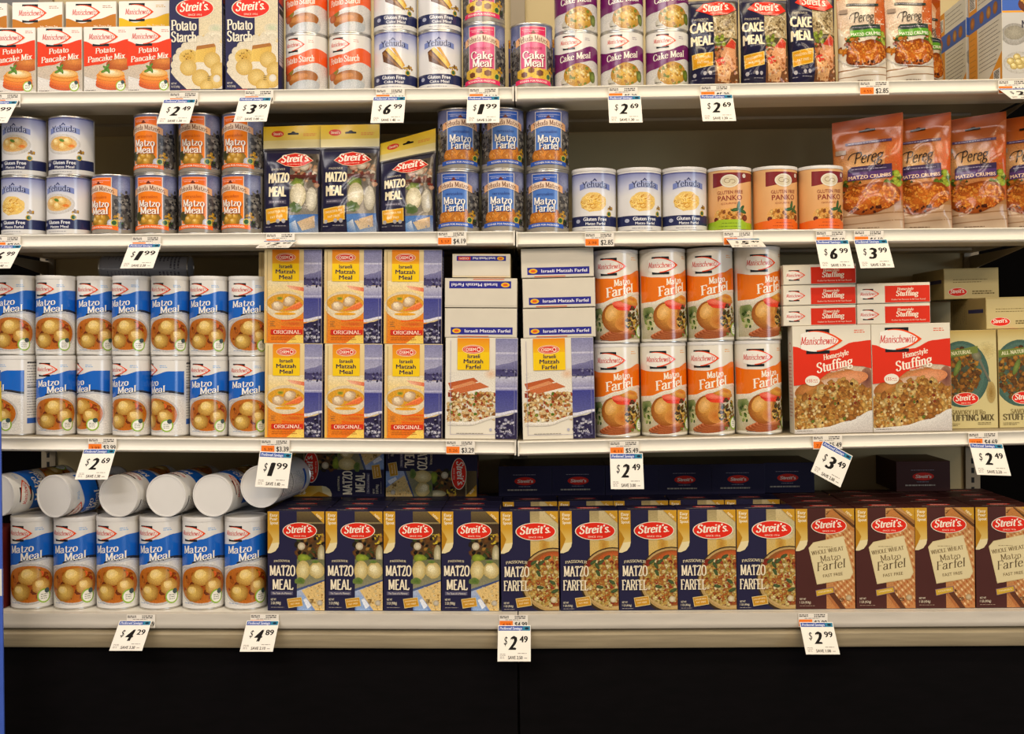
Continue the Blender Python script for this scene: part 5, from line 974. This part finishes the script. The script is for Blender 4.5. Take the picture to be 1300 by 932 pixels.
pouch_design('green_pouch', 62, 132, 26, scaled(art_pereg('#33403a', '#5a9a2c', False), 62 / 78, 132 / 148), .0, .12, 6, '#b87a50', wav=1.4)
def art_red_pack():
    a = Art(); a.rect(FP, 0, 0, 24, 104, '#6a1a14', '#8a2a18'); a.scatter(PI_, 40, 12, 45, 10, 38, 1, 3.5, ['#b8401c', '#4a1410', '#c8642c', '#8a2418'], 3, inside=lambda x, y: 1 < x < 23); a.rect(FP, 0, 92, 24, 99, '#c8902c'); a.text(TI, 'Cakes', 3, 21, 18, 6, '#e8c890', 'pen', (1.8, .8)); return a
box_design('red_pack', 24, 104, 40, dict(all='#5c1812'), (art_red_pack(), 24, 104))
def art_maroon():
    a = Art(); a.rect(FP, 0, 0, 66, 206, '#4a1416', '#3c1012'); a.rect(FP, 0, 30, 66, 36, '#6a2c24'); a.text(TI, 'Matzo', 8, 58, 70, 14, '#a8806a', 'pen', (1.8, .7)); return a
box_design('maroon_box', 66, 206, 40, dict(all='#44121a'), (art_maroon(), 66, 206))

def art_silver():
    a = Art(); a.rect(FP, -62, 3, 62, 117, '#8d8a8c'); a.micro(FI, -50, 10, 50, 40, 6, '#55525a', 3, 1.2); a.micro(FI, -50, 50, 50, 110, 12, '#6a676c', 5, .6); a.text(TI, 'Matzo', -16, 16, 60, 10, '#4a4854', 'pen', (1.8, .7)); return a
can_design('silver_canister', 15.2, 120, art_silver(), 120, '#8d8a8c')
# ================================================================== products on the shelves
ORD = ('first', 'second', 'third', 'fourth', 'fifth', 'sixth', 'seventh', 'eighth')
RND = random.Random(12); CANS = {}
def stand(design, px, lv, Y, name, label, cat, group, yaw=0.0, above=0.0, jit=.6, skip=(), lean=0.0, pyref=None):
    """product standing on shelf lv with its front at depth Y and its centre at photo column px; above = height of what it stands on"""
    D = DES[design]; d = 2 * D['r'] if D['kind'] == 'can' else D['d']
    yc = Y + d / 2; pym = {1: 60, 2: 240, 3: 480, 4: 720}[lv] if pyref is None else pyref
    x, _ = at(px, pym, yc if D['kind'] == 'can' else Y)
    if D['kind'] == 'can':
        for x2, y2, r2 in CANS.setdefault((lv, round(above, 2)), []):
            need = D['r'] + r2 + .0004; dy = abs(y2 - yc)
            if dy < need and abs(x - x2) < math.sqrt(need ** 2 - dy ** 2): x = x2 + math.copysign(math.sqrt(need ** 2 - dy ** 2), x - x2)
        CANS[lv, round(above, 2)].append((x, yc, D['r']))
    z, tl = zs(lv, x)
    mw = T(x, yc, z + above + .0003) @ R_(-tl, 'Y') @ R_(lean, 'X') @ R_(yaw + RND.uniform(-jit, jit), 'Z')
    return put(design, mw, name, label, cat, group, skip)
Y0 = .02
# ---- top shelf
for i, px in enumerate((16.5, 75.5, 134.5, 189.3)):
    stand('pancake', px, 1, Y0, 'pancake_mix_box', f'red and white potato pancake mix box, {ORD[i]} from left on top shelf', 'box', 'potato pancake mix boxes', jit=.3)
for i, (px, d) in enumerate(((47.5, 'mix_brown'), (115.5, 'mix_brown'), (183, 'mix_yellow'))):
    stand(d, px, 1, .075, 'cake_mix_box', ('white box with brown wave behind the second potato pancake mix box', 'white box with brown wave behind the third potato pancake mix box', 'white box with yellow wave behind the fourth potato pancake mix box')[i], 'box', 'mix boxes in the back row', jit=.3)
stand('mix_brown', -23, 1, .078, 'cake_mix_box', 'box with brown wave cut by the left photo edge on top shelf', 'box', 'mix boxes in the back row')
for i, px in enumerate((248.5, 319.5)):
    stand('starch_box', px, 1, Y0, 'potato_starch_box', f'navy potato starch box with cookie picture, {("left", "right")[i]} of the pair', 'box', 'navy potato starch boxes', jit=.8)
for i, (px, sp) in enumerate(((390, -12), (444.5, -8))):
    for r in (0, 1):
        stand('starch_can', px + r * (-1 if i else 0), 1, Y0, 'potato_starch_can', f'orange and white potato starch can, {("left", "right")[i]} column, {("lower", "upper")[r]} of stack', 'can', 'orange potato starch cans', sp + r * 3, r * (DES['starch_can']['h'] + .0004))
for i, (px, sp) in enumerate(((502.5, 0), (558.5, 2))):
    for r in (0, 1):
        stand('gf_cake', px, 1, Y0, 'cake_meal_can', f'white and navy gluten free cake meal can, {("left", "right")[i]} column, {("lower", "upper")[r]}', 'can', 'gluten free cake meal cans', sp + r * 6, r * (DES['gf_cake']['h'] + .0004))
for r in (0, 1): stand('pink_can', 614.5, 1, Y0, 'pink_cake_meal_can', f'pink cake meal can, {("lower", "upper")[r]} of the stack of two', 'can', 'pink cake meal cans', -4, r * (DES['pink_can']['h'] + .0004))
stand('pink_can', 675, 1, Y0 + .004, 'pink_cake_meal_can', 'pink cake meal can standing alone with nothing stacked on it', 'can', 'pink cake meal cans', 6)
stand('orange_box', 675, 1, .16, 'crumb_box', 'orange and violet box behind the lone pink cake meal can', 'box', None)
for i, (px, sp) in enumerate(((731.5, -3), (789.5, 0), (847, 1))):
    for r in (0, 1):
        stand('purple_can', px, 1, Y0, 'purple_cake_meal_can', f'purple and white cake meal can, {ORD[i]} column from left, {("lower", "upper")[r]} row', 'can', 'purple cake meal cans', sp + r * 5, r * (DES['purple_can']['h'] + .0004))
for i, (px, d) in enumerate(((908.5, 'cake_pouch_a'), (974, 'cake_pouch_b'), (1034.5, 'cake_pouch_c'))):
    stand(d, px, 1, Y0 + .004, 'cake_meal_pouch', f'shiny navy cake meal pouch, {ORD[i]} from left on top shelf', 'pouch', 'navy cake meal pouches', (0, -2, 4)[i], lean=-3)
for i, px in enumerate((1098.5, 1159.5)):
    stand('green_pouch', px, 1, Y0 + .004, 'crumb_pouch', f'glossy tan crumbs pouch with green banner, {("left", "right")[i]} of the two in front', 'pouch', 'green banner crumb pouches', (0, 3)[i], lean=-3)
stand('green_pouch', 1178, 1, .14, 'crumb_pouch', 'orange crumbs pouch with green banner, half hidden behind the others', 'pouch', 'green banner crumb pouches', 30)
for i, Y in enumerate((Y0, Y0 + .19)):
    x, _ = at(1272.5, 60, Y0); z, tl = zs(1, x); D = DES['noodle_box']
    put('noodle_box', T(x + D['w'] / 2 - i * .004, Y + D['d'] / 2, z + .0003) @ R_(-tl, 'Y'), 'noodle_box', ('deep white box with blue band at the right end of top shelf', 'deep white box with blue band hidden behind the one at right end')[i], 'box', 'blue banded deep boxes')
# ---- second shelf
for i, (px, r, d, sp) in enumerate(((31.5, 0, 'gf_farfel', -6), (32.5, 1, 'gf_meal', -4), (88.6, 0, 'gf_meal', -8), (91.5, 1, 'gf_meal', 2))):
    stand(d, px, 2, Y0, 'gluten_free_can', f'white and navy gluten free {"farfel" if d == "gf_farfel" else "matzo meal"} can, {("left", "right")[i // 2]} column, {("lower", "upper")[r]} on second shelf', 'can', 'gluten free cans at left of second shelf', sp, r * (DES['gf_meal']['h'] + .0004))
for i, (px, r, sp) in enumerate(((144.6, 0, -22), (199.2, 0, -4), (253.8, 0, -2), (308.4, 0, -20), (198, 1, -14), (254.6, 1, -8), (309.2, 1, -10))):
    stand('orange_can', px, 2, Y0, 'orange_matzo_meal_can', (f'orange matzo meal can, {ORD[i]} from left in the lower row' if i < 4 else f'orange matzo meal can, {ORD[i - 4]} from left in the upper row'), 'can', 'orange matzo meal cans', sp, r * (DES['orange_can']['h'] + .0004))
for i, (px, d) in enumerate(((368, 'meal_pouch_a'), (442, 'meal_pouch_b'), (515.5, 'meal_pouch_c'))):
    stand(d, px, 2, Y0 + (.012, .004, .01)[i], 'matzo_meal_pouch', ('yellow topped navy matzo meal pouch next to the orange cans', 'yellow topped navy matzo meal pouch, middle of the three', 'yellow topped navy matzo meal pouch with drooping slanted top')[i], 'pouch', 'yellow topped matzo meal pouches', (3, -2, 2)[i], lean=-2)
for i, (px, r, sp) in enumerate(((581.5, 0, -8), (638, 0, -3), (695, 0, -8), (583, 1, 8), (638.5, 1, 9), (695.5, 1, 2))):
    stand('blue_can', px, 2, Y0, 'blue_matzo_farfel_can', f'blue matzo farfel can, {("left", "middle", "right")[i % 3]} column, {("lower", "upper")[r]} row', 'can', 'blue matzo farfel cans', sp, r * (DES['blue_can']['h'] + .0004))
for i, (px, sp) in enumerate(((754, 0), (811, 10), (868.5, 4))):
    stand('gf_farfel_lid', px, 2, Y0, 'gluten_free_farfel_can', f'white and navy gluten free farfel can with plastic lid, {("left", "middle", "right")[i]} of three', 'can', 'lidded gluten free farfel cans', sp)
for i, (px, d, sp) in enumerate(((925.5, 'panko_green', -8), (983.5, 'panko_orange', 12), (1040.5, 'panko_orange', 12))):
    stand(d, px, 2, Y0, 'panko_can', ('tan panko can with dark red band and green foot', 'tan panko can with orange foot, left of the two', 'tan panko can with orange foot beside the crumb pouches')[i], 'can', 'panko cans', sp)
for i, (px, d) in enumerate(((1105, 'crumb_pouch_a'), (1170, 'crumb_pouch_b'), (1240, 'crumb_pouch_c'), (1310, 'crumb_pouch_b'))):
    stand(d, px, 2, .062, 'crumb_pouch', ('orange crumbs pouch with purple banner beside the panko can', 'orange crumbs pouch with purple banner, second from left', 'orange crumbs pouch with purple banner, third from left', 'orange crumbs pouch with purple banner cut by right photo edge')[i], 'pouch', 'purple banner crumb pouches', -21, jit=.3, lean=-1)
# ---- third shelf
H1 = DES['meal_canister']['h'] + .0004
low = ((21.5, -58), (71, 8), (122, -40), (167.4, -14), (216.4, -42), (265.4, 0), (314.4, 8)); up = ((21.5, -4), (71, 0), (122, 8), (167.4, -8), (216.4, 0), (265.4, -2), (314.4, 12))
for r, row in enumerate((low, up)):
    for i, (px, sp) in enumerate(row):
        stand('meal_canister', px, 3, Y0 + (.02 if i == 2 else 0), 'matzo_meal_canister', f'tall white and blue matzo meal canister, {ORD[i]} from left, {("lower", "upper")[r]} row of third shelf', 'canister', 'blue matzo meal canisters on the third shelf', sp + 6, r * H1, jit=1)
for i, px in enumerate((372, 448, 524)):
    for r in (0, 1):
        stand('osem_meal', px, 3, Y0, 'matzah_meal_box', f'yellow and violet matzah meal box, {("left", "middle", "right")[i]} column, {("lower", "upper")[r]} row', 'box', 'yellow matzah meal boxes', 0, r * (DES['osem_meal']['h'] + .0008), jit=.4)
D = DES['osem_farfel']; e = D['d'] + .002
def lying(design, px, py, Y, lv, z0, flip, name, label, cat, group, yaw=0.0):
    """carton lying on its large face, its top end towards the aisle; flip = large front face upwards"""
    D = DES[design]; x, _ = at(px, py, Y); z, tl = zs(lv, x)
    m = T(x, Y, z + z0 + D['d'] / 2 + .0006) @ R_(-tl, 'Y') @ R_(yaw, 'Z')
    if flip: m = m @ R_(180, 'Y')
    return put(design, m @ R_(90, 'X') @ T(0, 0, -D['h']), name, label, cat, group)
for i, px in enumerate((610.5, 709.5)):
    stand('osem_farfel', px, 3, Y0, 'matzah_farfel_box', f'white and violet matzah farfel box standing upright, {("left", "right")[i]} one', 'box', 'upright matzah farfel boxes', jit=.2)
for i, (px, k, fl) in enumerate(((610.5, 0, False), (610.5, 1, True), (611, 2, True), (710, 0, False), (709.5, 1, False), (707.5, 2, False))):
    if i == 2:
        lying('osem_meal', px, 333, Y0 + .004, 3, DES['osem_farfel']['h'] + .0007 + k * e, True, 'matzah_meal_box', 'smaller white box end with blue stripe, upside down on top of left stack', 'box', 'lying matzah farfel boxes'); continue
    lying('osem_farfel', px, 400 - k * 39, Y0 + (.012 if i == 2 else .001), 3, DES['osem_farfel']['h'] + .0007 + k * e, fl, 'matzah_farfel_box', f'white box end with blue stripe, {("lowest", "middle", "topmost")[k]} lying in the {("left", "right")[i // 3]} stack', 'box', 'lying matzah farfel boxes', RND.uniform(-.3, .3))
for i, (px, sp) in enumerate(((783.5, 2), (843.2, 7), (902.8, -4), (961.4, 10))):
    for r in (0, 1):
        stand('farfel_canister', px, 3, Y0, 'matzo_farfel_canister', f'tall orange and white matzo farfel canister, {ORD[i]} from left, {("lower", "upper")[r]} row', 'canister', 'orange matzo farfel canisters', sp + r * (-2, 4, 2, 6)[i] - (4 if not r else 0), r * (DES['farfel_canister']['h'] + .0004))
for i, px in enumerate((1058, 1158.5)):
    stand('stuffing', px, 3, Y0, 'stuffing_box', f'large red and white stuffing box standing upright, {("left", "right")[i]} one', 'box', 'upright stuffing boxes', jit=.2)
S = DES['stuffing_flat']; es = S['d'] + .0012
for i, (px, k) in enumerate(((1040.6, 0), (1040.4, 1), (1040.4, 2), (1134.6, 0), (1134.4, 1))):
    lying('stuffing_flat', px, 400 - k * 26, Y0 + .006, 3, S['h'] + .0008 + k * es, False, 'stuffing_box', f'stuffing box lying flat, {(("lowest", "middle", "topmost") if i < 3 else ("lower", "upper"))[k]} in the {("left", "right")[i // 3]} stack', 'box', 'lying stuffing boxes', 0)
for i, px in enumerate((1230.5, 1305.5)):
    stand('savory', px, 3, .066, 'herb_stuffing_box', ('tan savory herb stuffing mix box beside the red stuffing box', 'tan savory herb stuffing mix box cut by right photo edge')[i], 'box', 'tan stuffing mix boxes', jit=.2)
sv = DES['savory']['h'] + .0008
lying('savory', 1288, 397, .08, 3, sv, False, 'herb_stuffing_box', 'tan box lying end out on the savory herb stuffing boxes', 'box', 'lying tan boxes', 0)
for i, px in enumerate((1224, 1294)):
    stand('savory', px, 3, .14 + i * .002, 'herb_stuffing_box', ('tan savory stuffing box standing in the second row, left one', 'tan savory stuffing box standing in the second row, right one')[i], 'box', 'tan boxes in the second row', 0, jit=.2, pyref=400)
lying('savory', 1233, 361, .18, 3, sv + DES['savory']['d'] + .0012, False, 'herb_stuffing_box', 'tan box lying highest, behind the other lying tan box', 'box', 'lying tan boxes', 0)
# ---- bottom shelf
for i, px in enumerate((42, 96.2, 150.4, 204.6, 258.8, 311.6)):
    stand('meal_canister_large', px, 4, Y0, 'large_meal_canister', f'large white and blue matzo meal canister standing on bottom shelf, {ORD[i]} from left', 'canister', 'large matzo meal canisters', (6, 8, 0, 2, 4, 10)[i] + 3, jit=1)
    stand('meal_canister_large', px, 4, Y0 + .102, 'large_meal_canister', f'large matzo meal canister in the second row behind the {ORD[i]} standing one', 'canister', 'large canisters in the second row', RND.uniform(-90, 90), jit=1, pyref=700)
LC = DES['meal_canister_large']
def roll(px, Y, yaw, spin, label, up=0.0):
    x, _ = at(px, 630, Y); z, tl = zs(4, x)
    return put('meal_canister_large', T(x, Y, z + LC['h'] + .0012 + LC['r'] + up) @ R_(yaw, 'Z') @ R_(90, 'X') @ R_(spin, 'Z') @ T(0, 0, -LC['h']), 'lying_meal_canister', label, 'canister', 'canisters lying on the standing ones')
roll(-3, .03, -19, 120, 'canister lying on its side, lid out, cut by left photo edge')
roll(68, .014, -19, 60, 'canister lying on its side showing blue label and white lid')
roll(150, .022, -10, 190, 'lying canister showing only its white lid, third from left')
roll(210.5, .024, -9, 200, 'lying canister showing only its white lid, fourth from left')
roll(270, .026, -8, 140, 'lying canister showing only its white lid, fifth from left')
roll(331, .026, -7, 230, 'lying canister, lid out, next to the navy cartons', .0195)
x, _ = at(251, 575, .27); z, tl = zs(4, x)
ROWS = (.02, .0935, .167, .2405)
cols = [('streits_meal', px, 'navy matzo meal carton', 'matzo_meal_carton', i) for i, px in enumerate((375.8, 449.4, 523.1, 596.9))] + \
       [('streits_farfel', px, 'navy matzo farfel carton', 'matzo_farfel_carton', i) for i, px in enumerate((673, 748.6, 823.2, 898, 973))] + \
       [('streits_ww', px, 'brown whole wheat farfel carton', 'whole_wheat_carton', i) for i, px in enumerate((1048, 1124.5, 1200, 1277))]
for d, px, what, nm, i in cols:
    for r, Y in enumerate(ROWS):
        if d == 'streits_farfel' and r == 1: continue
        x, _ = at(px, 715, ROWS[0])
        z, tl = zs(4, x); Dd = DES[d]
        mw = T(x + (RND.uniform(-.002, .002) if r else 0), Y + Dd['d'] / 2, z + .0003) @ R_(-tl, 'Y') @ R_(RND.uniform(-.25, .25), 'Z')
        put(d, mw, nm, f'{what}, {ORD[i]} from left in front row' if r == 0 else f'{what} in the {ORD[r]} row behind the {ORD[i]} front one from left', 'carton', what + 's on the bottom shelf', ())
hb = DES['streits_meal']['h'] + .0009
def side_lying(px, Y, sgn, label):
    D = DES['streits_meal']; x, _ = at(px, 605, Y); z, tl = zs(4, x)
    m = T(x, Y + D['d'] / 2, z + hb + D['w'] / 2) @ R_(-tl, 'Y') @ R_(-90 * sgn, 'Y') @ T(0, 0, -D['h'] / 2)
    return put('streits_meal', m, 'matzo_meal_carton', label, 'carton', 'cartons lying on the standing cartons')
side_lying(430, .242, 1, 'navy matzo meal carton lying on its side, logo at left'); side_lying(547.5, .242, -1, 'navy matzo meal carton lying on its side, logo at right')
for i, px in enumerate((666.5, 734, 802, 869.5, 937)):
    lying('streits_farfel', px, 610, .245, 4, hb, False, 'matzo_farfel_carton', f'navy farfel carton lying flat with red oval on its end, {ORD[i]} from left', 'carton', 'farfel cartons lying end out', 0)
lying('streits_ww', 1172, 612, .262, 4, hb, False, 'whole_wheat_carton', 'dark brown carton lying on the back row of brown cartons', 'carton', 'cartons lying at the back')

lying('streits_farfel', 1000, 612, .262, 4, hb, False, 'matzo_farfel_carton', 'dark navy carton lying at the back behind the brown cartons', 'carton', 'cartons lying at the back')
stand('red_pack', -8, 4, Y0 + .01, 'red_package', 'dark red package with yellow stripe left of the large canisters', 'box', None, jit=0)
stand('maroon_box', 14, 3, .3, 'maroon_box', 'dark maroon box in the shade behind the leftmost canisters', 'box', None, jit=0)
for i, px in enumerate((152, 213)):
    for r in (0, 1): stand('meal_canister', px, 3, Y0 + .112, 'matzo_meal_canister', f'matzo meal canister in the second row, {("left", "right")[i]} pair, {("lower", "upper")[r]}', 'canister', 'second row canisters on the third shelf', 150, r * H1, pyref=400)
x, _ = at(183, 340, .16); z, tl = zs(3, x)
SCN = DES['silver_canister']
put('silver_canister', T(x - SCN['h'] / 2, .176, z + 2 * H1 + SCN['r'] + .0012) @ R_(-tl, 'Y') @ R_(90, 'Y') @ R_(200, 'Z'), 'silver_canister', 'grey canister lying lengthwise in the shade behind the third shelf canisters', 'canister')
for r in (0, 1): stand('osem_meal', 363, 3, .1, 'matzah_meal_box', f'matzah meal box in the second row peeking out at left, {("lower", "upper")[r]}', 'box', 'matzah meal boxes in the second row', 0, r * (DES['osem_meal']['h'] + .0008), jit=0, pyref=400)
# ================================================================== price labels and hanging tags
def price_art(dollar, cents, save):
    a = Art(); W, H = 41, 46; C = 'card_print'; a.rect(C, 0, 0, W, H, '#ece6da'); a.rect('header_band', .8, 1, W - .8, 7, '#2c4a98'); a.rect('header_band', W - 10, 1, W - .8, 7, '#2c7a98'); a.ell('header_band', W - 5, 4, 2.6, 1.6, '#10283c', n=10)
    a.text('header_band', 'Preferred Savings', 2, W - 11, 5.6, 3.4, '#dfe4f0', 'pen', (1.8, .9), .15)
    k = '#15110e'
    a.text('price_lettering', '$', 7.5, 11.5, 25, 11, k, 'sans', .0, .1); wide = 6 if dollar == '1' else 9.6
    a.text('price_lettering', dollar, 13, 13 + wide, 31.5, 18, k, 'sans', .05, .2); a.text('price_lettering', cents, 13 + wide + 4.4, 37.5, 22, 8.4, k, 'sans', .035)
    a.micro(C, 3, 36, 10, 43, 4, '#9a9288', 3, .35); a.micro(C, 25, 35, 38, 37, 1, '#8a8278', 5, .4); a.text('price_lettering', 'SAVE ' + save, 13, 31, 43.4, 4.4, '#3a342e', 'sans', .02); a.micro(C, 33, 41, 38, 43, 1, '#8a8278', 5, .4)
    return a
def strip_art(reg, unit):
    a = Art(); C = 'card_print'; a.rect(C, 0, 0, 37, 17, '#e6dfd2'); a.micro(C, 1, .8, 13, 4.4, 2, '#5a544c', 3, .6); a.micro(C, 20, .5, 35, 5, 2, '#5a544c', 4, .7); a.micro(C, 8, 5, 30, 7, 1, '#8a8278', 5, .4)
    a.rect('unit_price_block', .5, 7.4, 17.5, 16, '#f07a24'); a.text('unit_price_block', unit, 4, 15, 14, 3.6, '#8a3408', 'sans', .02); a.text('price_lettering', '$' + reg, 20, 36, 15, 6.6, '#2c2824', 'sans', .02)
    return a
def card(name, mw, art, W, H, label, cat, group, U=UB):
    """thin card, its top edge centre at the origin, hanging down -Z, print towards -Y"""
    w, h = W * U, H * U; root = empty(name, mw); tag(root, label, cat, group)
    part('card', boxmesh('card', [(-w / 2, w / 2, 0, .0005, -h, 0)], M['tagwhite']), root)
    ms = realise(art, lambda x, y, z: (((x / W - .5) * w, -.0001 - z * .00004, -y / H * h), (0, -1, 0)), M['paper'], (0, 0, W, H)); cp = None
    for prt, me in sorted(ms, key=lambda t: t[0] != 'card_print'):
        o = part(prt, me, cp or root); cp = cp or o
M['tagwhite'] = material('card_white', '#ece6da', .6, var=.02)
# level, strip left px, strip y, regular price; tag: centre px, top y, price, save, swing out deg, roll deg
SP = [
 (1, -10, 119.5, '7.59', '1.99', (3, 128, '1', '99', '5.60', 42, 0), 'at the left end of top shelf'),
 (1, 215.5, 117.5, '2.99', '3.99', (228.5, 126, '2', '49', '1.20', 38, 0), 'under the left navy potato starch box'),
 (1, 311, 115, '4.99', '4.55', (324.5, 123.5, '3', '99', '1.00', 38, 0), 'under the right navy potato starch box'),
 (1, 477.5, 113, '8.39', '7.77', (494.5, 122.5, '6', '99', '1.40', 34, 0), 'under the gluten free cake meal cans'),
 (1, 596, 112, '4.19', '5.57', (614, 122, '1', '99', '2.20', 33, 0), 'under the stacked pink cake meal cans'),
 (1, 773, 111, '5.39', '6.26', (792.5, 121.5, '2', '69', '1.30', 33, 0), 'under the purple cake meal cans'),
 (1, 890, 109, '5.39', '3.60', (909, 120, '2', '69', '1.30', 34, 0), 'under the navy cake meal pouches'),
 (1, 1092, 103.5, '2.85', '4.55', None, 'under the green banner crumb pouches'),
 (1, 1268, 102, '4.19', '2.99', (1288, 112, '2', '99', '1.20', 62, 0), 'at the right end of top shelf'),
 (2, -10, 300.5, '7.99', '5.57', (8, 311, '6', '99', '1.40', 46, 0), 'at the left end of second shelf'),
 (2, 168, 300.5, '4.19', '3.98', (184.5, 309.5, '1', '99', '2.20', 44, 0), 'under the orange matzo meal cans'),
 (2, 338, 296.5, '3.99', '3.19', (356, 305.5, '2', '99', '1.00', 74, 0), 'under the first yellow topped pouch'),
 (2, 556, 294.5, '4.19', '5.57', None, 'under the blue matzo farfel cans'),
 (2, 743, 296, '2.85', '3.98', None, 'under the lidded gluten free farfel cans'),
 (2, 919, 294.5, '6.49', '6.26', (943, 303, '5', '49', '1.00', 72, 0), 'under the green footed panko can'),
 (2, 1036.5, 293.5, '8.69', '4.55', (1056, 304.5, '6', '99', '1.70', 36, 0), 'under the orange footed panko cans'),
 (2, 1085, 293, '4.19', '4.19', (1105, 304, '3', '99', '1.20', 36, -1), 'under the purple banner crumb pouches'),
 (3, 112, 556.5, '3.99', '3.99', (127, 570, '2', '69', '1.30', 40, 0), 'under the blue matzo meal canisters'),
 (3, 331.5, 558.5, '3.39', '5.39', (350.5, 574, '1', '99', '1.40', 22, 3), 'under the yellow matzah meal boxes'),
 (3, 566.5, 559.8, '3.29', '5.26', None, 'under the left upright matzah farfel box'),
 (3, 774.5, 560.5, '5.49', '4.11', (795, 575.5, '2', '49', '3.00', 22, 0), 'under the orange matzo farfel canisters'),
 (3, 1032.5, 553.2, '5.49', '7.32', (1064, 569, '3', '49', '2.00', 24, 29), 'under the red stuffing boxes, twisted askew'),
 (3, 1230, 549.5, '4.69', '11.88', (1251.5, 563, '2', '49', '2.20', 38, 2), 'under the tan stuffing mix boxes'),
 (4, 161, 780.5, '7.59', '4.50', (172.5, 788, '4', '29', '3.30', 52, 0), 'under the large matzo meal canisters'),
 (4, 318, 780, '6.99', '3.50', (334, 788, '4', '89', '2.10', 50, 0), 'under the navy matzo meal cartons'),
 (4, 634, 781, '4.99', '4.99', (653, 794, '2', '49', '2.50', 34, 0), 'under the first navy matzo farfel carton'),
 (4, 1014, 779, '3.99', '3.99', (1036, 790, '2', '99', '1.00', 48, 0), 'under the brown whole wheat cartons'),
]
for lv, sx, sy, reg, unit, tg, where in SP:
    Yf = -.0052
    x, z = at(sx + 18, sy, Yf); _, tl = zs(lv, x)
    card('shelf_label', T(x, Yf, z) @ R_(-tl, 'Y') @ R_(-1 if lv < 4 else -2, 'X'), strip_art(reg, unit), 37, 17, f'small label with orange block in the price channel {where}', 'label', 'shelf edge labels', U=UB * .98)
    if tg:
        px, py, dl, ct, sv, sw, rl = tg; x, z = at(px, py, -.0075)
        card('price_tag', T(x, -.0075, z) @ R_(rl, 'Y') @ R_(-sw, 'X'), price_art(dl, ct, sv), 41, 46, (f'white sale tag priced {dl}.{ct} hanging {where}' if sw < 60 else f'sale tag folded up towards the aisle {where}'), 'price tag', 'hanging sale tags')
# cardboard display standing at the left edge of the view
x0, _ = at(-60, 700, -.12); x1, zb = at(1.0, 480, -.12); x2, _ = at(5.2, 842, -.12); zt = at(0, 470, -.12)[1]
V = [(x0, -.124, 0), (x2 + .001, -.124, 0), (x1, -.124, zt), (x0, -.124, zt), (x0, -.12, 0), (x2 + .001, -.12, 0), (x1, -.12, zt), (x0, -.12, zt)]
o = empty('display_panel', T(0, 0, 0)); tag(o, 'blue cardboard display edge with yellow top at the left photo edge', 'display')
M['blueboard'] = material('blue_cardboard', '#3c5cb8', .5, var=.06); M['yellowboard'] = material('yellow_cardboard', '#e0c81c', .5, var=.05); M['whiteboard'] = material('white_cardboard', '#d8d6d0', .5, var=.05)
part('board', mesh('board', V, [(0, 1, 2, 3), (7, 6, 5, 4), (0, 4, 5, 1), (1, 5, 6, 2), (2, 6, 7, 3), (3, 7, 4, 0)], M['blueboard']), o)
def patch(nm, pya, pyb, m):
    za, zc = at(0, pya, -.12)[1], at(0, pyb, -.12)[1]; xa = x1 + (x2 - x1) * (zt - za) / zt; xb = x1 + (x2 - x1) * (zt - zc) / zt
    part(nm, mesh(nm, [(x0, -.1245, za), (xa, -.1245, za), (xb, -.1245, zc), (x0, -.1245, zc), (x0, -.1195, za), (xa + .0005, -.1195, za), (xb + .0005, -.1195, zc), (x0, -.1195, zc)], [(3, 2, 1, 0), (4, 5, 6, 7), (0, 1, 5, 4), (1, 2, 6, 5), (2, 3, 7, 6), (3, 0, 4, 7)], M[m]), o)
patch('yellow_stripe', 484, 535, 'yellowboard'); patch('white_stripe', 722, 756, 'whiteboard')
